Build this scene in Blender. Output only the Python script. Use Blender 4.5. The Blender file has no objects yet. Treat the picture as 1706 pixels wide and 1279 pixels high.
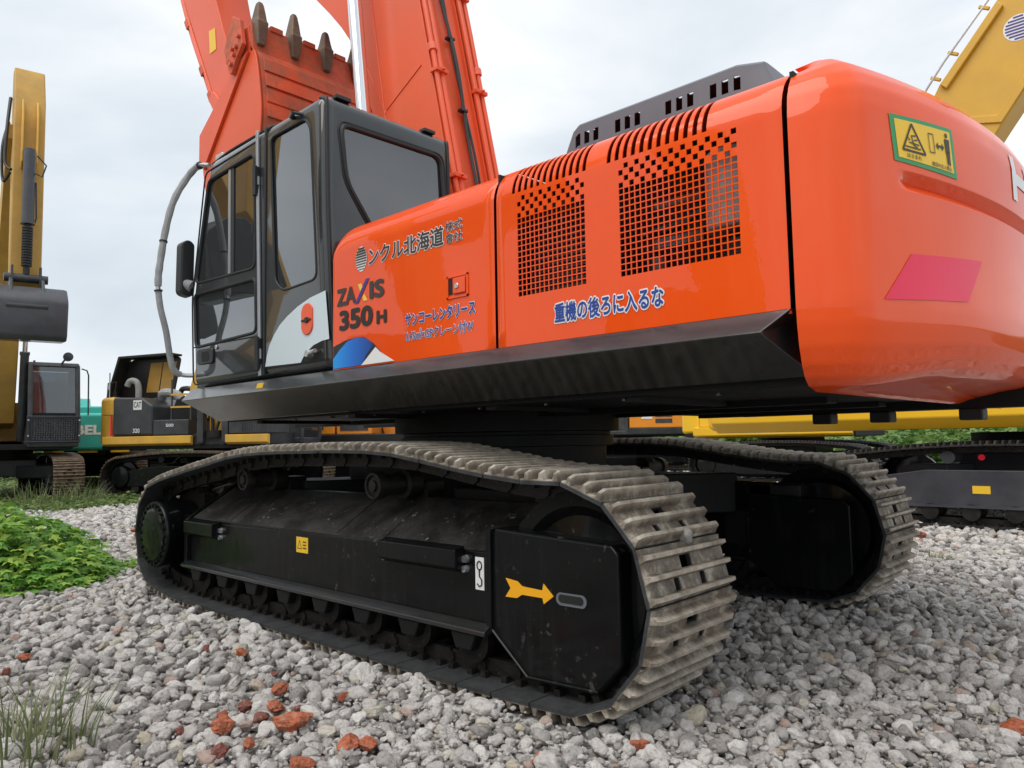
import bpy, bmesh, math, random
import numpy as np
from mathutils import Vector, Matrix, noise

random.seed(7); rng = np.random.default_rng(11)
SC = bpy.context.scene
COL = SC.collection
R = math.radians

# ------------------------------------------------------------------ camera
cam_d = bpy.data.cameras.new('camera'); cam = bpy.data.objects.new('camera', cam_d); COL.objects.link(cam)
CAM = Vector((3.8301, -3.8922, 1.1070))
fwd = Vector((-0.68051555, 0.7287814, 0.07600173)); rgt = Vector((0.72989249, 0.68334578, -0.01719041)); upv = Vector((0.06446351, -0.04377475, 0.99695949))
cam.matrix_world = Matrix(((rgt.x, upv.x, -fwd.x, CAM.x), (rgt.y, upv.y, -fwd.y, CAM.y), (rgt.z, upv.z, -fwd.z, CAM.z), (0, 0, 0, 1)))
cam_d.sensor_width = 36; cam_d.lens = 36 * 1250.09 / 1706; cam_d.clip_end = 2000; cam_d.clip_start = .02
SC.camera = cam
# ------------------------------------------------------------------ sky, sun, exposure
SUN_DIR = Vector((-.02, -.50, .86)).normalized()          # towards the sun, behind thin cloud
W = bpy.data.worlds.new('World'); SC.world = W; W.use_nodes = True
nt = W.node_tree; nt.nodes.clear()
def N(t, kind, **kw):
    n = t.nodes.new(kind)
    for k, v in kw.items():
        if k.startswith('i_'):
            key = k[2:]; key = int(key) if key.isdigit() else key.replace('_', ' ')
            n.inputs[key].default_value = v
        else: setattr(n, k, v)
    return n
def ramp(t, stops, interp='LINEAR'):
    n = t.nodes.new('ShaderNodeValToRGB'); cr = n.color_ramp; cr.interpolation = interp
    while len(cr.elements) < len(stops): cr.elements.new(.5)
    for e, (p, c) in zip(cr.elements, stops):
        e.position = p; e.color = tuple(c) + (1,) if len(c) == 3 else c
    return n
sky = N(nt, 'ShaderNodeTexSky', sky_type='NISHITA', sun_disc=False, sun_elevation=math.asin(SUN_DIR.z), sun_rotation=math.atan2(SUN_DIR.x, SUN_DIR.y), air_density=1.0, dust_density=2.0)
sc_ = N(nt, 'ShaderNodeVectorMath', operation='SCALE'); sc_.inputs['Scale'].default_value = .10
nt.links.new(sky.outputs[0], sc_.inputs[0])
tc = N(nt, 'ShaderNodeTexCoord')
mp = N(nt, 'ShaderNodeMapping'); mp.inputs['Scale'].default_value = (1.0, 1.0, 2.2); mp.inputs['Location'].default_value = (.35, 1.2, .3)
nt.links.new(tc.outputs['Generated'], mp.inputs[0])
n1 = N(nt, 'ShaderNodeTexNoise', i_Scale=1.9, i_Detail=7.0, i_Roughness=.5, i_Distortion=.25); nt.links.new(mp.outputs[0], n1.inputs['Vector'])
cr = ramp(nt, [(.27, (.47, .53, .58)), (.42, (.585, .64, .685)), (.54, (.73, .762, .79)), (.68, (.93, .94, .95))]); nt.links.new(n1.outputs[0], cr.inputs[0])
mx = N(nt, 'ShaderNodeMix', data_type='RGBA'); mx.inputs[0].default_value = .88
nt.links.new(sc_.outputs[0], mx.inputs[6]); nt.links.new(cr.outputs[0], mx.inputs[7])
bg = N(nt, 'ShaderNodeBackground', i_Strength=.83); nt.links.new(mx.outputs[2], bg.inputs[0])
wo = N(nt, 'ShaderNodeOutputWorld'); nt.links.new(bg.outputs[0], wo.inputs[0])
sl = bpy.data.lights.new('sun', 'SUN'); sl.energy = 1.5; sl.angle = R(60); sl.color = (1, .965, .92)
so = bpy.data.objects.new('sun', sl); COL.objects.link(so); so.rotation_euler = SUN_DIR.to_track_quat('Z', 'Y').to_euler(); so.location = (0, -5, 20)
vs = SC.view_settings; SC.display_settings.display_device = 'sRGB'
vs.view_transform = 'Standard'; vs.look = 'None'; vs.exposure = .70; vs.gamma = 1; vs.use_curve_mapping = False
SC.cycles.use_denoising = True; SC.cycles.max_bounces = 8; SC.cycles.diffuse_bounces = 3; SC.cycles.glossy_bounces = 4; SC.cycles.transparent_max_bounces = 12
try: SC.cycles.denoiser = 'OPENIMAGEDENOISE'
except Exception: pass

# ------------------------------------------------------------------ materials
MATS = {}
def mat(name, col, rough=.5, metal=0., coat=0., coat_rough=.05, spec=.5, var=0., vscale=3., dust=None, bump=None, streak=None, fine=None):
    """procedural paint / metal: var = colour drift, dust = (colour, amount, scale), bump = (scale, strength), streak = (colour, amount)"""
    m = bpy.data.materials.new(name); m.use_nodes = True; MATS[name] = m
    t = m.node_tree; b = t.nodes['Principled BSDF']; L = t.links.new
    b.inputs['Metallic'].default_value = metal; b.inputs['Roughness'].default_value = rough
    b.inputs['Coat Weight'].default_value = coat; b.inputs['Coat Roughness'].default_value = coat_rough
    b.inputs['Specular IOR Level'].default_value = spec
    if coat >= .55: b.inputs['Coat IOR'].default_value = 1.62
    tcn = N(t, 'ShaderNodeTexCoord'); src = None
    rgb = N(t, 'ShaderNodeRGB'); rgb.outputs[0].default_value = (*col, 1); src = rgb.outputs[0]
    if var:
        n = N(t, 'ShaderNodeTexNoise', i_Scale=vscale, i_Detail=5.0); L(tcn.outputs['Object'], n.inputs['Vector'])
        h = N(t, 'ShaderNodeHueSaturation'); mr = N(t, 'ShaderNodeMapRange'); mr.inputs[3].default_value = 1 - var; mr.inputs[4].default_value = 1 + var
        mr.inputs[1].default_value = .3; mr.inputs[2].default_value = .7
        L(n.outputs[0], mr.inputs[0]); L(mr.outputs[0], h.inputs['Value']); L(src, h.inputs['Color']); src = h.outputs[0]
    if streak:
        mpn = N(t, 'ShaderNodeMapping'); mpn.inputs['Scale'].default_value = (26, 26, 1.2); L(tcn.outputs['Object'], mpn.inputs[0])
        n = N(t, 'ShaderNodeTexNoise', i_Scale=1.0, i_Detail=4.0, i_Roughness=.65); L(mpn.outputs[0], n.inputs['Vector'])
        rp = ramp(t, [(.52, (0, 0, 0)), (.85, (1, 1, 1))]); L(n.outputs[0], rp.inputs[0])
        ml = N(t, 'ShaderNodeMath', operation='MULTIPLY'); ml.inputs[1].default_value = streak[1]; L(rp.outputs[0], ml.inputs[0])
        x = N(t, 'ShaderNodeMix', data_type='RGBA'); L(ml.outputs[0], x.inputs[0]); L(src, x.inputs[6]); x.inputs[7].default_value = (*streak[0], 1); src = x.outputs[2]
    if dust:
        n = N(t, 'ShaderNodeTexNoise', i_Scale=dust[2], i_Detail=8.0, i_Roughness=.68); L(tcn.outputs['Object'], n.inputs['Vector'])
        rp = ramp(t, [(.40, (0, 0, 0)), (.72, (1, 1, 1))]); L(n.outputs[0], rp.inputs[0])
        ml = N(t, 'ShaderNodeMath', operation='MULTIPLY'); ml.inputs[1].default_value = dust[1]; L(rp.outputs[0], ml.inputs[0])
        x = N(t, 'ShaderNodeMix', data_type='RGBA'); L(ml.outputs[0], x.inputs[0]); L(src, x.inputs[6]); x.inputs[7].default_value = (*dust[0], 1); src = x.outputs[2]
        mr = N(t, 'ShaderNodeMapRange'); mr.inputs[3].default_value = rough; mr.inputs[4].default_value = min(1, rough + .45); L(ml.outputs[0], mr.inputs[0]); L(mr.outputs[0], b.inputs['Roughness'])
        if coat:
            mc = N(t, 'ShaderNodeMapRange'); mc.inputs[3].default_value = coat; mc.inputs[4].default_value = 0; L(ml.outputs[0], mc.inputs[0]); L(mc.outputs[0], b.inputs['Coat Weight'])
    if fine:
        n = N(t, 'ShaderNodeTexNoise', i_Scale=fine[2], i_Detail=3.0, i_Roughness=.55); L(tcn.outputs['Object'], n.inputs['Vector'])
        rp = ramp(t, [(.64, (0, 0, 0)), (.70, (1, 1, 1))]); L(n.outputs[0], rp.inputs[0])
        n2 = N(t, 'ShaderNodeTexNoise', i_Scale=fine[2] * .12, i_Detail=3.0); L(tcn.outputs['Object'], n2.inputs['Vector']); r2 = ramp(t, [(.45, (0, 0, 0)), (.62, (1, 1, 1))]); L(n2.outputs[0], r2.inputs[0])
        ml = N(t, 'ShaderNodeMath', operation='MULTIPLY'); L(rp.outputs[0], ml.inputs[0]); L(r2.outputs[0], ml.inputs[1])
        m3 = N(t, 'ShaderNodeMath', operation='MULTIPLY'); m3.inputs[1].default_value = fine[1]; L(ml.outputs[0], m3.inputs[0])
        x = N(t, 'ShaderNodeMix', data_type='RGBA'); L(m3.outputs[0], x.inputs[0]); L(src, x.inputs[6]); x.inputs[7].default_value = (*fine[0], 1); src = x.outputs[2]
    if bump:
        n = N(t, 'ShaderNodeTexNoise', i_Scale=bump[0], i_Detail=6.0, i_Roughness=.6); L(tcn.outputs['Object'], n.inputs['Vector'])
        bp = N(t, 'ShaderNodeBump', i_Strength=bump[1], i_Distance=.02); L(n.outputs[0], bp.inputs['Height']); L(bp.outputs[0], b.inputs['Normal'])
        if coat: L(bp.outputs[0], b.inputs['Coat Normal'])
    L(src, b.inputs['Base Color'])
    return m
DUST = (.34, .31, .27)
mat('orange', (.86, .080, .003), .40, coat=.55, coat_rough=.012, spec=.1, var=.03, vscale=1.2, bump=(1.9, .07), dust=((.72, .2, .08), .10, 2.2), streak=((.80, .16, .05), .10))
mat('orange_matt', (.82, .105, .03), .45, coat=.35, coat_rough=.18, spec=.3, var=.05, vscale=1.5, dust=((.55, .18, .1), .25, 2.5), bump=(6, .05))  # same orange, rougher; sky reflection on the boom put in as a paler base
mat('orange_worn', (.70, .10, .035), .55, coat=.1, coat_rough=.3, var=.14, vscale=4, dust=((.20, .13, .08), .85, 4.5), fine=((.10, .075, .05), .7, 14), bump=(18, .25))
mat('cab_paint', (.016, .020, .021), .36, spec=.25, coat=1., coat_rough=.03, var=.06, bump=(2, .02), dust=((.12, .125, .125), .12, 2.5))
mat('hood_grey', (.115, .125, .150), .42, coat=.15, coat_rough=.3, var=.06, dust=((.2, .2, .2), .3, 4))
mat('skirt_grey', (.011, .0122, .0132), .36, coat=1., coat_rough=.13, spec=.2, var=.1, vscale=5, dust=((.06, .058, .054), .20, 2.2), bump=(9, .06))
mat('black_paint', (.0030, .0036, .0042), .42, coat=.38, coat_rough=.04, spec=.10, var=.15, vscale=3, dust=((.024, .023, .021), .20, 2.4), streak=((.05, .05, .047), .20), bump=(14, .06), fine=((.13, .12, .105), .4, 22))
mat('black_top', (.011, .010, .0095), .5, var=.3, vscale=6, dust=((.075, .064, .054), .55, 5), bump=(60, .2), fine=((.30, .27, .23), .8, 34))
mat('black_under', (.0045, .005, .006), .55, spec=.3, var=.2, dust=((.02, .018, .016), .4, 4), bump=(40, .1))
mat('greasy_steel', (.010, .0092, .0085), .5, metal=.2, spec=.4, var=.4, vscale=12, dust=((.055, .042, .032), .35, 9), bump=(50, .3), fine=((.16, .11, .07), .5, 40))
mat('rubber', (.012, .013, .014), .55, var=.1)
mat('hose', (.018, .018, .019), .45, var=.1)
mat('plastic_black', (.014, .015, .016), .45, coat=.1, var=.1)
mat('dark_cavity', (.010, .010, .010), .8)
mat('chrome', (.80, .81, .83), .08, metal=1.)
mat('zinc', (.62, .63, .64), .38, metal=.9, var=.1, bump=(60, .1))
mat('silver_trim', (.42, .44, .46), .30, metal=.7, var=.05)
mat('foam_grey', (.34, .35, .35), .6, var=.12, vscale=9, bump=(40, .25), dust=((.2, .19, .17), .4, 6))
mat('white_paint', (.78, .79, .80), .4, coat=.2)
mat('ice_white', (.62, .72, .76), .4, coat=.3)
mat('decal_black', (.022, .020, .018), .45)
mat('decal_brown', (.045, .038, .034), .45)
mat('decal_blue', (.018, .06, .30), .4)
mat('decal_violet', (.06, .035, .22), .4)
mat('decal_yellow', (.85, .58, .08), .4)
mat('sticker_yellow', (.88, .55, .03), .45)
mat('sticker_amber', (.90, .42, .01), .45)
mat('sticker_green', (.03, .30, .10), .45)
mat('decal_white', (.80, .80, .79), .45)
mat('reflector_red', (.84, .022, .075), .5, spec=.15, coat=.45, coat_rough=.02, var=.03)
mat('lens_red', (.5, .01, .03), .3)
mat('yellow_cat', (.76, .43, .05), .45, coat=.2, var=.08, dust=((.3, .2, .1), .35, 2))
mat('yellow_dull', (.58, .33, .06), .55, var=.1, dust=((.30, .22, .13), .5, 2))
mat('yellow_bright', (.86, .50, .012), .38, coat=.5, coat_rough=.1, var=.03, dust=((.6, .42, .1), .15, 2))
mat('yellow_boom', (.66, .36, .02), .45, coat=.3, coat_rough=.2, var=.05, dust=((.45, .3, .1), .25, 2))
mat('orange_far', (.80, .27, .02), .4, coat=.3, var=.05)
mat('teal', (.02, .42, .36), .4, coat=.3, coat_rough=.15, var=.06, dust=((.2, .4, .36), .25, 2))
mat('charcoal', (.028, .031, .036), .45, coat=.2, var=.12, dust=((.12, .12, .12), .35, 3))
mat('navy_grey', (.036, .039, .048), .45, coat=.3, var=.08, dust=((.16, .16, .17), .25, 2))
mat('rust_dirt', (.17, .105, .065), .8, var=.3, vscale=7, dust=((.28, .24, .19), .7, 6), bump=(40, .4))
mat('wear_steel', (.15, .105, .075), .6, metal=.3, var=.35, vscale=9, dust=((.23, .17, .12), .7, 8), bump=(50, .4))
mat('brick', (.50, .115, .045), .9, spec=.1, var=.3, vscale=2.0, dust=((.58, .36, .27), .75, 3.5), bump=(6, .9), fine=((.20, .06, .04), .7, 9))
mat('brick_dark', (.28, .075, .055), .9, spec=.1, var=.3, vscale=2.0, dust=((.46, .33, .28), .75, 3.5), bump=(6, .9), fine=((.14, .05, .04), .7, 9))
mat('stem', (.10, .16, .04), .7)

def mat_glass(name, tint, refl=1.):
    m = bpy.data.materials.new(name); m.use_nodes = True; t = m.node_tree; t.nodes.clear(); MATS[name] = m
    o = N(t, 'ShaderNodeOutputMaterial'); tr = N(t, 'ShaderNodeBsdfTransparent'); tr.inputs[0].default_value = (*tint, 1)
    df = N(t, 'ShaderNodeBsdfDiffuse'); df.inputs[0].default_value = (.17, .185, .20, 1)
    m0 = N(t, 'ShaderNodeMixShader'); m0.inputs[0].default_value = .15; t.links.new(tr.outputs[0], m0.inputs[1]); t.links.new(df.outputs[0], m0.inputs[2])
    gl = N(t, 'ShaderNodeBsdfGlossy', i_Roughness=.015); gl.inputs[0].default_value = (.95, .98, 1, 1)
    fr = N(t, 'ShaderNodeFresnel', i_IOR=1.62); mu = N(t, 'ShaderNodeMath', operation='MULTIPLY_ADD'); mu.inputs[1].default_value = refl; mu.inputs[2].default_value = .03
    t.links.new(fr.outputs[0], mu.inputs[0])
    tcn = N(t, 'ShaderNodeTexCoord'); nn = N(t, 'ShaderNodeTexNoise', i_Scale=1.2, i_Detail=2.0); t.links.new(tcn.outputs['Object'], nn.inputs['Vector'])
    bp = N(t, 'ShaderNodeBump', i_Strength=.05, i_Distance=.02); t.links.new(nn.outputs[0], bp.inputs['Height']); t.links.new(bp.outputs[0], gl.inputs['Normal'])
    mi = N(t, 'ShaderNodeMixShader'); t.links.new(mu.outputs[0], mi.inputs[0]); t.links.new(m0.outputs[0], mi.inputs[1]); t.links.new(gl.outputs[0], mi.inputs[2]); t.links.new(mi.outputs[0], o.inputs[0])
mat_glass('cab_glass', (.24, .27, .29), 1.8)
mat_glass('clear_glass', (.45, .50, .52), 1.3)

def mat_shoe(name, outer, outer2, inner):
    """track shoe: outer (local +z) side is dried mud on worn steel, inner side old black paint"""
    m = bpy.data.materials.new(name); m.use_nodes = True; t = m.node_tree; b = t.nodes['Principled BSDF']; L = t.links.new; MATS[name] = m
    tcn = N(t, 'ShaderNodeTexCoord'); oi = N(t, 'ShaderNodeObjectInfo')
    ad = N(t, 'ShaderNodeVectorMath', operation='MULTIPLY_ADD'); ad.inputs[1].default_value = (1, 1, 1)
    cb = N(t, 'ShaderNodeCombineXYZ'); mm = N(t, 'ShaderNodeMath', operation='MULTIPLY'); mm.inputs[1].default_value = 37.; L(oi.outputs['Random'], mm.inputs[0]); L(mm.outputs[0], cb.inputs[0])
    L(tcn.outputs['Object'], ad.inputs[0]); L(cb.outputs[0], ad.inputs[2])
    n = N(t, 'ShaderNodeTexNoise', i_Scale=11., i_Detail=8., i_Roughness=.7); L(ad.outputs[0], n.inputs['Vector'])
    rp = ramp(t, [(.28, tuple(c * .22 for c in outer)), (.42, tuple(c * .6 for c in outer)), (.52, outer), (.66, outer2), (.80, tuple(c * 1.2 for c in outer2))]); L(n.outputs[0], rp.inputs[0])
    n2 = N(t, 'ShaderNodeTexNoise', i_Scale=4., i_Detail=5.); L(ad.outputs[0], n2.inputs['Vector'])
    rr = ramp(t, [(.5, (0, 0, 0)), (.7, (1, 1, 1))]); L(n2.outputs[0], rr.inputs[0])
    rust = N(t, 'ShaderNodeMix', data_type='RGBA'); rm = N(t, 'ShaderNodeMath', operation='MULTIPLY'); rm.inputs[1].default_value = .4; L(rr.outputs[0], rm.inputs[0]); L(rm.outputs[0], rust.inputs[0]); L(rp.outputs[0], rust.inputs[6]); rust.inputs[7].default_value = (.16, .085, .045, 1)
    sx = N(t, 'ShaderNodeSeparateXYZ'); L(tcn.outputs['Object'], sx.inputs[0])
    st = N(t, 'ShaderNodeMapRange'); st.inputs[1].default_value = .0; st.inputs[2].default_value = .006; L(sx.outputs[2], st.inputs[0])
    x = N(t, 'ShaderNodeMix', data_type='RGBA'); L(st.outputs[0], x.inputs[0]); L(rust.outputs[2], x.inputs[7])
    ir = ramp(t, [(.35, inner), (.75, tuple(c * 2.2 + .01 for c in inner))]); L(n.outputs[0], ir.inputs[0]); L(ir.outputs[0], x.inputs[6])
    bz = N(t, 'ShaderNodeMapRange'); bz.inputs[1].default_value = .022; bz.inputs[2].default_value = .040; bz.inputs[4].default_value = .75; L(sx.outputs[2], bz.inputs[0])
    x2 = N(t, 'ShaderNodeMix', data_type='RGBA'); L(bz.outputs[0], x2.inputs[0]); L(x.outputs[2], x2.inputs[6]); wr = ramp(t, [(.3, outer), (.6, outer2), (.8, tuple(c * 1.15 for c in outer2))]); L(n.outputs[0], wr.inputs[0]); L(wr.outputs[0], x2.inputs[7]); x = x2
    L(x.outputs[2], b.inputs['Base Color']); b.inputs['Roughness'].default_value = .62; b.inputs['Metallic'].default_value = .15
    bp = N(t, 'ShaderNodeBump', i_Strength=.35, i_Distance=.012); n3 = N(t, 'ShaderNodeTexNoise', i_Scale=45., i_Detail=6., i_Roughness=.7); L(ad.outputs[0], n3.inputs['Vector']); L(n3.outputs[0], bp.inputs['Height']); L(bp.outputs[0], b.inputs['Normal'])
mat_shoe('shoe', (.225, .192, .150), (.52, .465, .385), (.022, .023, .024))
mat_shoe('shoe_rusty', (.17, .115, .075), (.27, .21, .155), (.02, .018, .017))
mat_shoe('shoe_black', (.03, .03, .03), (.08, .075, .07), (.01, .01, .01))

# ------------------------------------------------------------------ mesh helpers
class MB:
    def __init__(s): s.v = []; s.f = []; s.mi = []; s.cur = 0
    def add(s, vs, fs):
        o = len(s.v); s.v.extend([tuple(v) for v in vs]); s.f.extend([tuple(i + o for i in f) for f in fs]); s.mi.extend([s.cur] * len(fs)); return s
    def box(s, x0, x1, y0, y1, z0, z1):
        return s.add([(x0, y0, z0), (x1, y0, z0), (x1, y1, z0), (x0, y1, z0), (x0, y0, z1), (x1, y0, z1), (x1, y1, z1), (x0, y1, z1)],
                     [(0, 3, 2, 1), (4, 5, 6, 7), (0, 1, 5, 4), (1, 2, 6, 5), (2, 3, 7, 6), (3, 0, 4, 7)])
    def obox(s, c, size, M=None):
        o = len(s.v); h = [q / 2 for q in size]; s.box(-h[0], h[0], -h[1], h[1], -h[2], h[2])
        M = M or Matrix.Identity(3)
        for i in range(o, len(s.v)): s.v[i] = tuple(M @ Vector(s.v[i]) + Vector(c))
        return s
    def prism(s, poly, ax, a, b):
        n = len(poly)
        area = sum(poly[i][0] * poly[(i + 1) % n][1] - poly[(i + 1) % n][0] * poly[i][1] for i in range(n))
        if area < 0: poly = poly[::-1]
        if a > b: a, b = b, a
        P = {'y': lambda p, t: (p[0], t, p[1]), 'x': lambda p, t: (t, p[0], p[1]), 'z': lambda p, t: (p[0], p[1], t)}[ax]
        vs = [P(p, a) for p in poly] + [P(p, b) for p in poly]
        fs = [tuple(range(n)), tuple(range(2 * n - 1, n - 1, -1))] + [(i, i + n, (i + 1) % n + n, (i + 1) % n) for i in range(n)]
        if ax != 'y': fs = [f[::-1] for f in fs]
        return s.add(vs, fs)
    def cyl(s, p0, p1, r0, r1=None, n=16, cap=True):
        p0, p1 = Vector(p0), Vector(p1); r1 = r0 if r1 is None else r1
        d = (p1 - p0).normalized(); u = d.orthogonal().normalized(); w = d.cross(u)
        vs = []
        for p, r in ((p0, r0), (p1, r1)):
            for i in range(n):
                a = 2 * math.pi * i / n; vs.append(p + (u * math.cos(a) + w * math.sin(a)) * r)
        fs = [(i, (i + 1) % n, (i + 1) % n + n, i + n) for i in range(n)]
        if cap: fs += [tuple(range(n - 1, -1, -1)), tuple(range(n, 2 * n))]
        return s.add(vs, fs)
    def tube(s, pts, r, n=8, closed=False):
        pts = [Vector(p) for p in pts]; m = len(pts); vs = []; prev = None
        rs = r if isinstance(r, (list, tuple)) else [r] * m
        for i, p in enumerate(pts):
            a = pts[(i - 1) % m] if (closed or i > 0) else p; b = pts[(i + 1) % m] if (closed or i < m - 1) else p
            d = (b - a).normalized()
            u = (prev - d * prev.dot(d)) if prev is not None else d.orthogonal()
            if u.length < 1e-6: u = d.orthogonal()
            u.normalize(); prev = u; w = d.cross(u)
            for k in range(n):
                t = 2 * math.pi * k / n; vs.append(p + (u * math.cos(t) + w * math.sin(t)) * rs[i])
        fs = []
        for i in range(m if closed else m - 1):
            for k in range(n):
                j = (i + 1) % m; fs.append((i * n + k, i * n + (k + 1) % n, j * n + (k + 1) % n, j * n + k))
        if not closed: fs += [tuple(range(n - 1, -1, -1)), tuple(range((m - 1) * n, m * n))]
        return s.add(vs, fs)
    def lathe(s, prof, c, ax='y', n=32):
        """prof = [(radius, t)], turned round an axis through c"""
        vs = []; m = len(prof)
        for r, t in prof:
            for i in range(n):
                a = 2 * math.pi * i / n; p, q = r * math.cos(a), r * math.sin(a)
                vs.append({'y': (c[0] + p, c[1] + t, c[2] + q), 'x': (c[0] + t, c[1] + p, c[2] + q), 'z': (c[0] + p, c[1] + q, c[2] + t)}[ax])
        fs = [(j * n + i, j * n + (i + 1) % n, (j + 1) * n + (i + 1) % n, (j + 1) * n + i) for j in range(m - 1) for i in range(n)]
        fs += [tuple(range(n - 1, -1, -1)), tuple(range((m - 1) * n, m * n))]
        return s.add(vs, fs)
    def grid(s, P, closed_u=False, closed_v=False, keep=None):
        nu, nv = len(P), len(P[0]); vs = [p for row in P for p in row]; fs = []
        for i in range(nu if closed_u else nu - 1):
            for j in range(nv if closed_v else nv - 1):
                if keep is None or keep(i, j): fs.append((i * nv + j, ((i + 1) % nu) * nv + j, ((i + 1) % nu) * nv + (j + 1) % nv, i * nv + (j + 1) % nv))
        return s.add(vs, fs)
    def mesh(s, name, mats, fixn=True):
        me = bpy.data.meshes.new(name); me.from_pydata(s.v, [], s.f); me.update()
        for m in (mats if isinstance(mats, (list, tuple)) else [mats]): me.materials.append(MATS[m])
        if any(s.mi): me.polygons.foreach_set('material_index', s.mi)
        if fixn:
            bm = bmesh.new(); bm.from_mesh(me); bmesh.ops.recalc_face_normals(bm, faces=bm.faces); bm.to_mesh(me); bm.free()
        return me
    def build(s, name, mats, parent=None, smooth=False, bevel=0, seg=2, fixn=True, angle=35, solid=0):
        o = bpy.data.objects.new(name, s.mesh(name, mats, fixn)); COL.objects.link(o); o.parent = parent
        me = o.data
        if solid:
            md = o.modifiers.new('solid', 'SOLIDIFY'); md.thickness = solid; md.offset = -1
            es = o.modifiers.new('split', 'EDGE_SPLIT'); es.split_angle = R(35)
        if bevel:
            md = o.modifiers.new('bevel', 'BEVEL'); md.width = bevel; md.segments = seg; md.limit_method = 'ANGLE'; md.angle_limit = R(32); md.harden_normals = True; md.use_clamp_overlap = True
            me.polygons.foreach_set('use_smooth', [True] * len(me.polygons))
        elif smooth:
            me.polygons.foreach_set('use_smooth', [True] * len(me.polygons)); me.set_sharp_from_angle(angle=R(angle))
        return o
def thing(name, label, cat, loc=(0, 0, 0), rz=0, group=None):
    o = bpy.data.objects.new(name, None); COL.objects.link(o); o.location = loc; o.rotation_euler = (0, 0, rz); o.empty_display_size = .3
    o['label'] = label; o['category'] = cat
    if group: o['group'] = group
    return o
def tag(o, label, cat, group=None):
    o['label'] = label; o['category'] = cat
    if group: o['group'] = group
    return o
def kind(o, k, label=None, cat=None):
    o['kind'] = k
    if label: o['label'] = label
    if cat: o['category'] = cat
    return o
def inst(name, me, parent, M):
    o = bpy.data.objects.new(name, me); COL.objects.link(o); o.parent = parent; o.matrix_local = M; return o
def crom(pts, n=8, closed=False):
    out = []; m = len(pts)
    for i in range(m if closed else m - 1):
        p = [np.array(pts[(i + k) % m] if closed else pts[min(max(i + k, 0), m - 1)], float) for k in (-1, 0, 1, 2)]
        for k in range(n):
            t = k / n; out.append(tuple(.5 * (2 * p[1] + (p[2] - p[0]) * t + (2 * p[0] - 5 * p[1] + 4 * p[2] - p[3]) * t * t + (3 * p[1] - p[0] - 3 * p[2] + p[3]) * t ** 3)))
    if not closed: out.append(tuple(pts[-1]))
    return out
def rounded(poly, r, n=4):
    out = []; m = len(poly)
    for i in range(m):
        a, p, b = (np.array(poly[(i + k) % m], float) for k in (-1, 0, 1))
        da, db = a - p, b - p; la, lb = np.linalg.norm(da), np.linalg.norm(db); q = min(r, la * .45, lb * .45)
        s, e = p + da / la * q, p + db / lb * q
        for k in range(n + 1):
            t = k / n; out.append(tuple((1 - t) ** 2 * s + 2 * t * (1 - t) * p + t * t * e))
    return out

# ------------------------------------------------------------------ lettering (built from the bundled typeface, laid as thin film)
def text2d(body, bold=0.):
    c = bpy.data.curves.new('lettering', 'FONT'); c.body = body; c.offset = bold; c.resolution_u = 3
    o = bpy.data.objects.new('lettering', c); COL.objects.link(o)
    dg = bpy.context.evaluated_depsgraph_get(); me = bpy.data.meshes.new_from_object(o.evaluated_get(dg))
    v = np.array([q.co[:2] for q in me.vertices]); f = [tuple(p.vertices) for p in me.polygons]
    bpy.data.objects.remove(o); bpy.data.curves.remove(c); bpy.data.meshes.remove(me)
    return v, f
def unit_text(body, bold=0., ref=None):
    v, f = text2d(body, bold); r = v if ref is None else ref
    lo, hi = r.min(0), r.max(0)
    return (v - lo) / (hi - lo), f
def stack(body, r, lo, hi, dirs=10):
    """lettering thickened by r (in letter units): copies shifted round a circle, each a hair lower"""
    v, f = text2d(body); V = []; F = []
    for k in range(dirs + 1):
        a = 2 * math.pi * k / dirs; q = 0 if k == dirs else r
        o = len(V); V += [(x + q * math.cos(a) , y + q * math.sin(a), k / dirs) for x, y in v]; F += [tuple(i + o for i in g) for g in f]
    V = np.array(V); V[:, :2] = (V[:, :2] - lo) / (hi - lo); return V, F
def film(name, body, mats, parent, fn, bold=0., outline=0.):
    v = text2d(body)[0]; lo, hi = v.min(0) - bold, v.max(0) + bold; o = None
    if outline:
        V, F = stack(body, bold + outline, lo, hi, 14); mb = MB(); mb.add([fn(a, b_, .35 * k) for a, b_, k in V], F); o = mb.build(name, mats[1], parent, fixn=False)
    V, F = stack(body, bold, lo, hi, 8); mb = MB(); mb.add([fn(a, b_, 1 + .35 * k) for a, b_, k in V], F)
    q = mb.build(name if not o else 'letters', mats[0], o or parent, fixn=False); return o or q
YP = -1.475
def on_panel(x0, x1, z0, z1, y=YP):
    return lambda u, v, l: (x0 + u * (x1 - x0), y - .0022 - .0014 * l, z0 + v * (z1 - z0))

# ================================================================== ground
gm = bpy.data.materials.new('gravel_ground'); gm.use_nodes = True; MATS['gravel_ground'] = gm
t = gm.node_tree; b = t.nodes['Principled BSDF']; L = t.links.new
tcn = N(t, 'ShaderNodeTexCoord')
vo = N(t, 'ShaderNodeTexVoronoi', i_Scale=21., i_Randomness=1.); L(tcn.outputs['Object'], vo.inputs['Vector'])
hs = ramp(t, [(0, (.30, .29, .275)), (.5, (.44, .43, .41)), (.9, (.55, .54, .52)), (1, (.40, .20, .14))]); sp = N(t, 'ShaderNodeSeparateColor'); L(vo.outputs['Color'], sp.inputs[0]); L(sp.outputs[0], hs.inputs[0])
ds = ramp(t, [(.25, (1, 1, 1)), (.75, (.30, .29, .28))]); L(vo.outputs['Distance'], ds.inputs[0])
mu = N(t, 'ShaderNodeMix', data_type='RGBA', blend_type='MULTIPLY'); mu.inputs[0].default_value = 1; L(hs.outputs[0], mu.inputs[6]); L(ds.outputs[0], mu.inputs[7])
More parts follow.
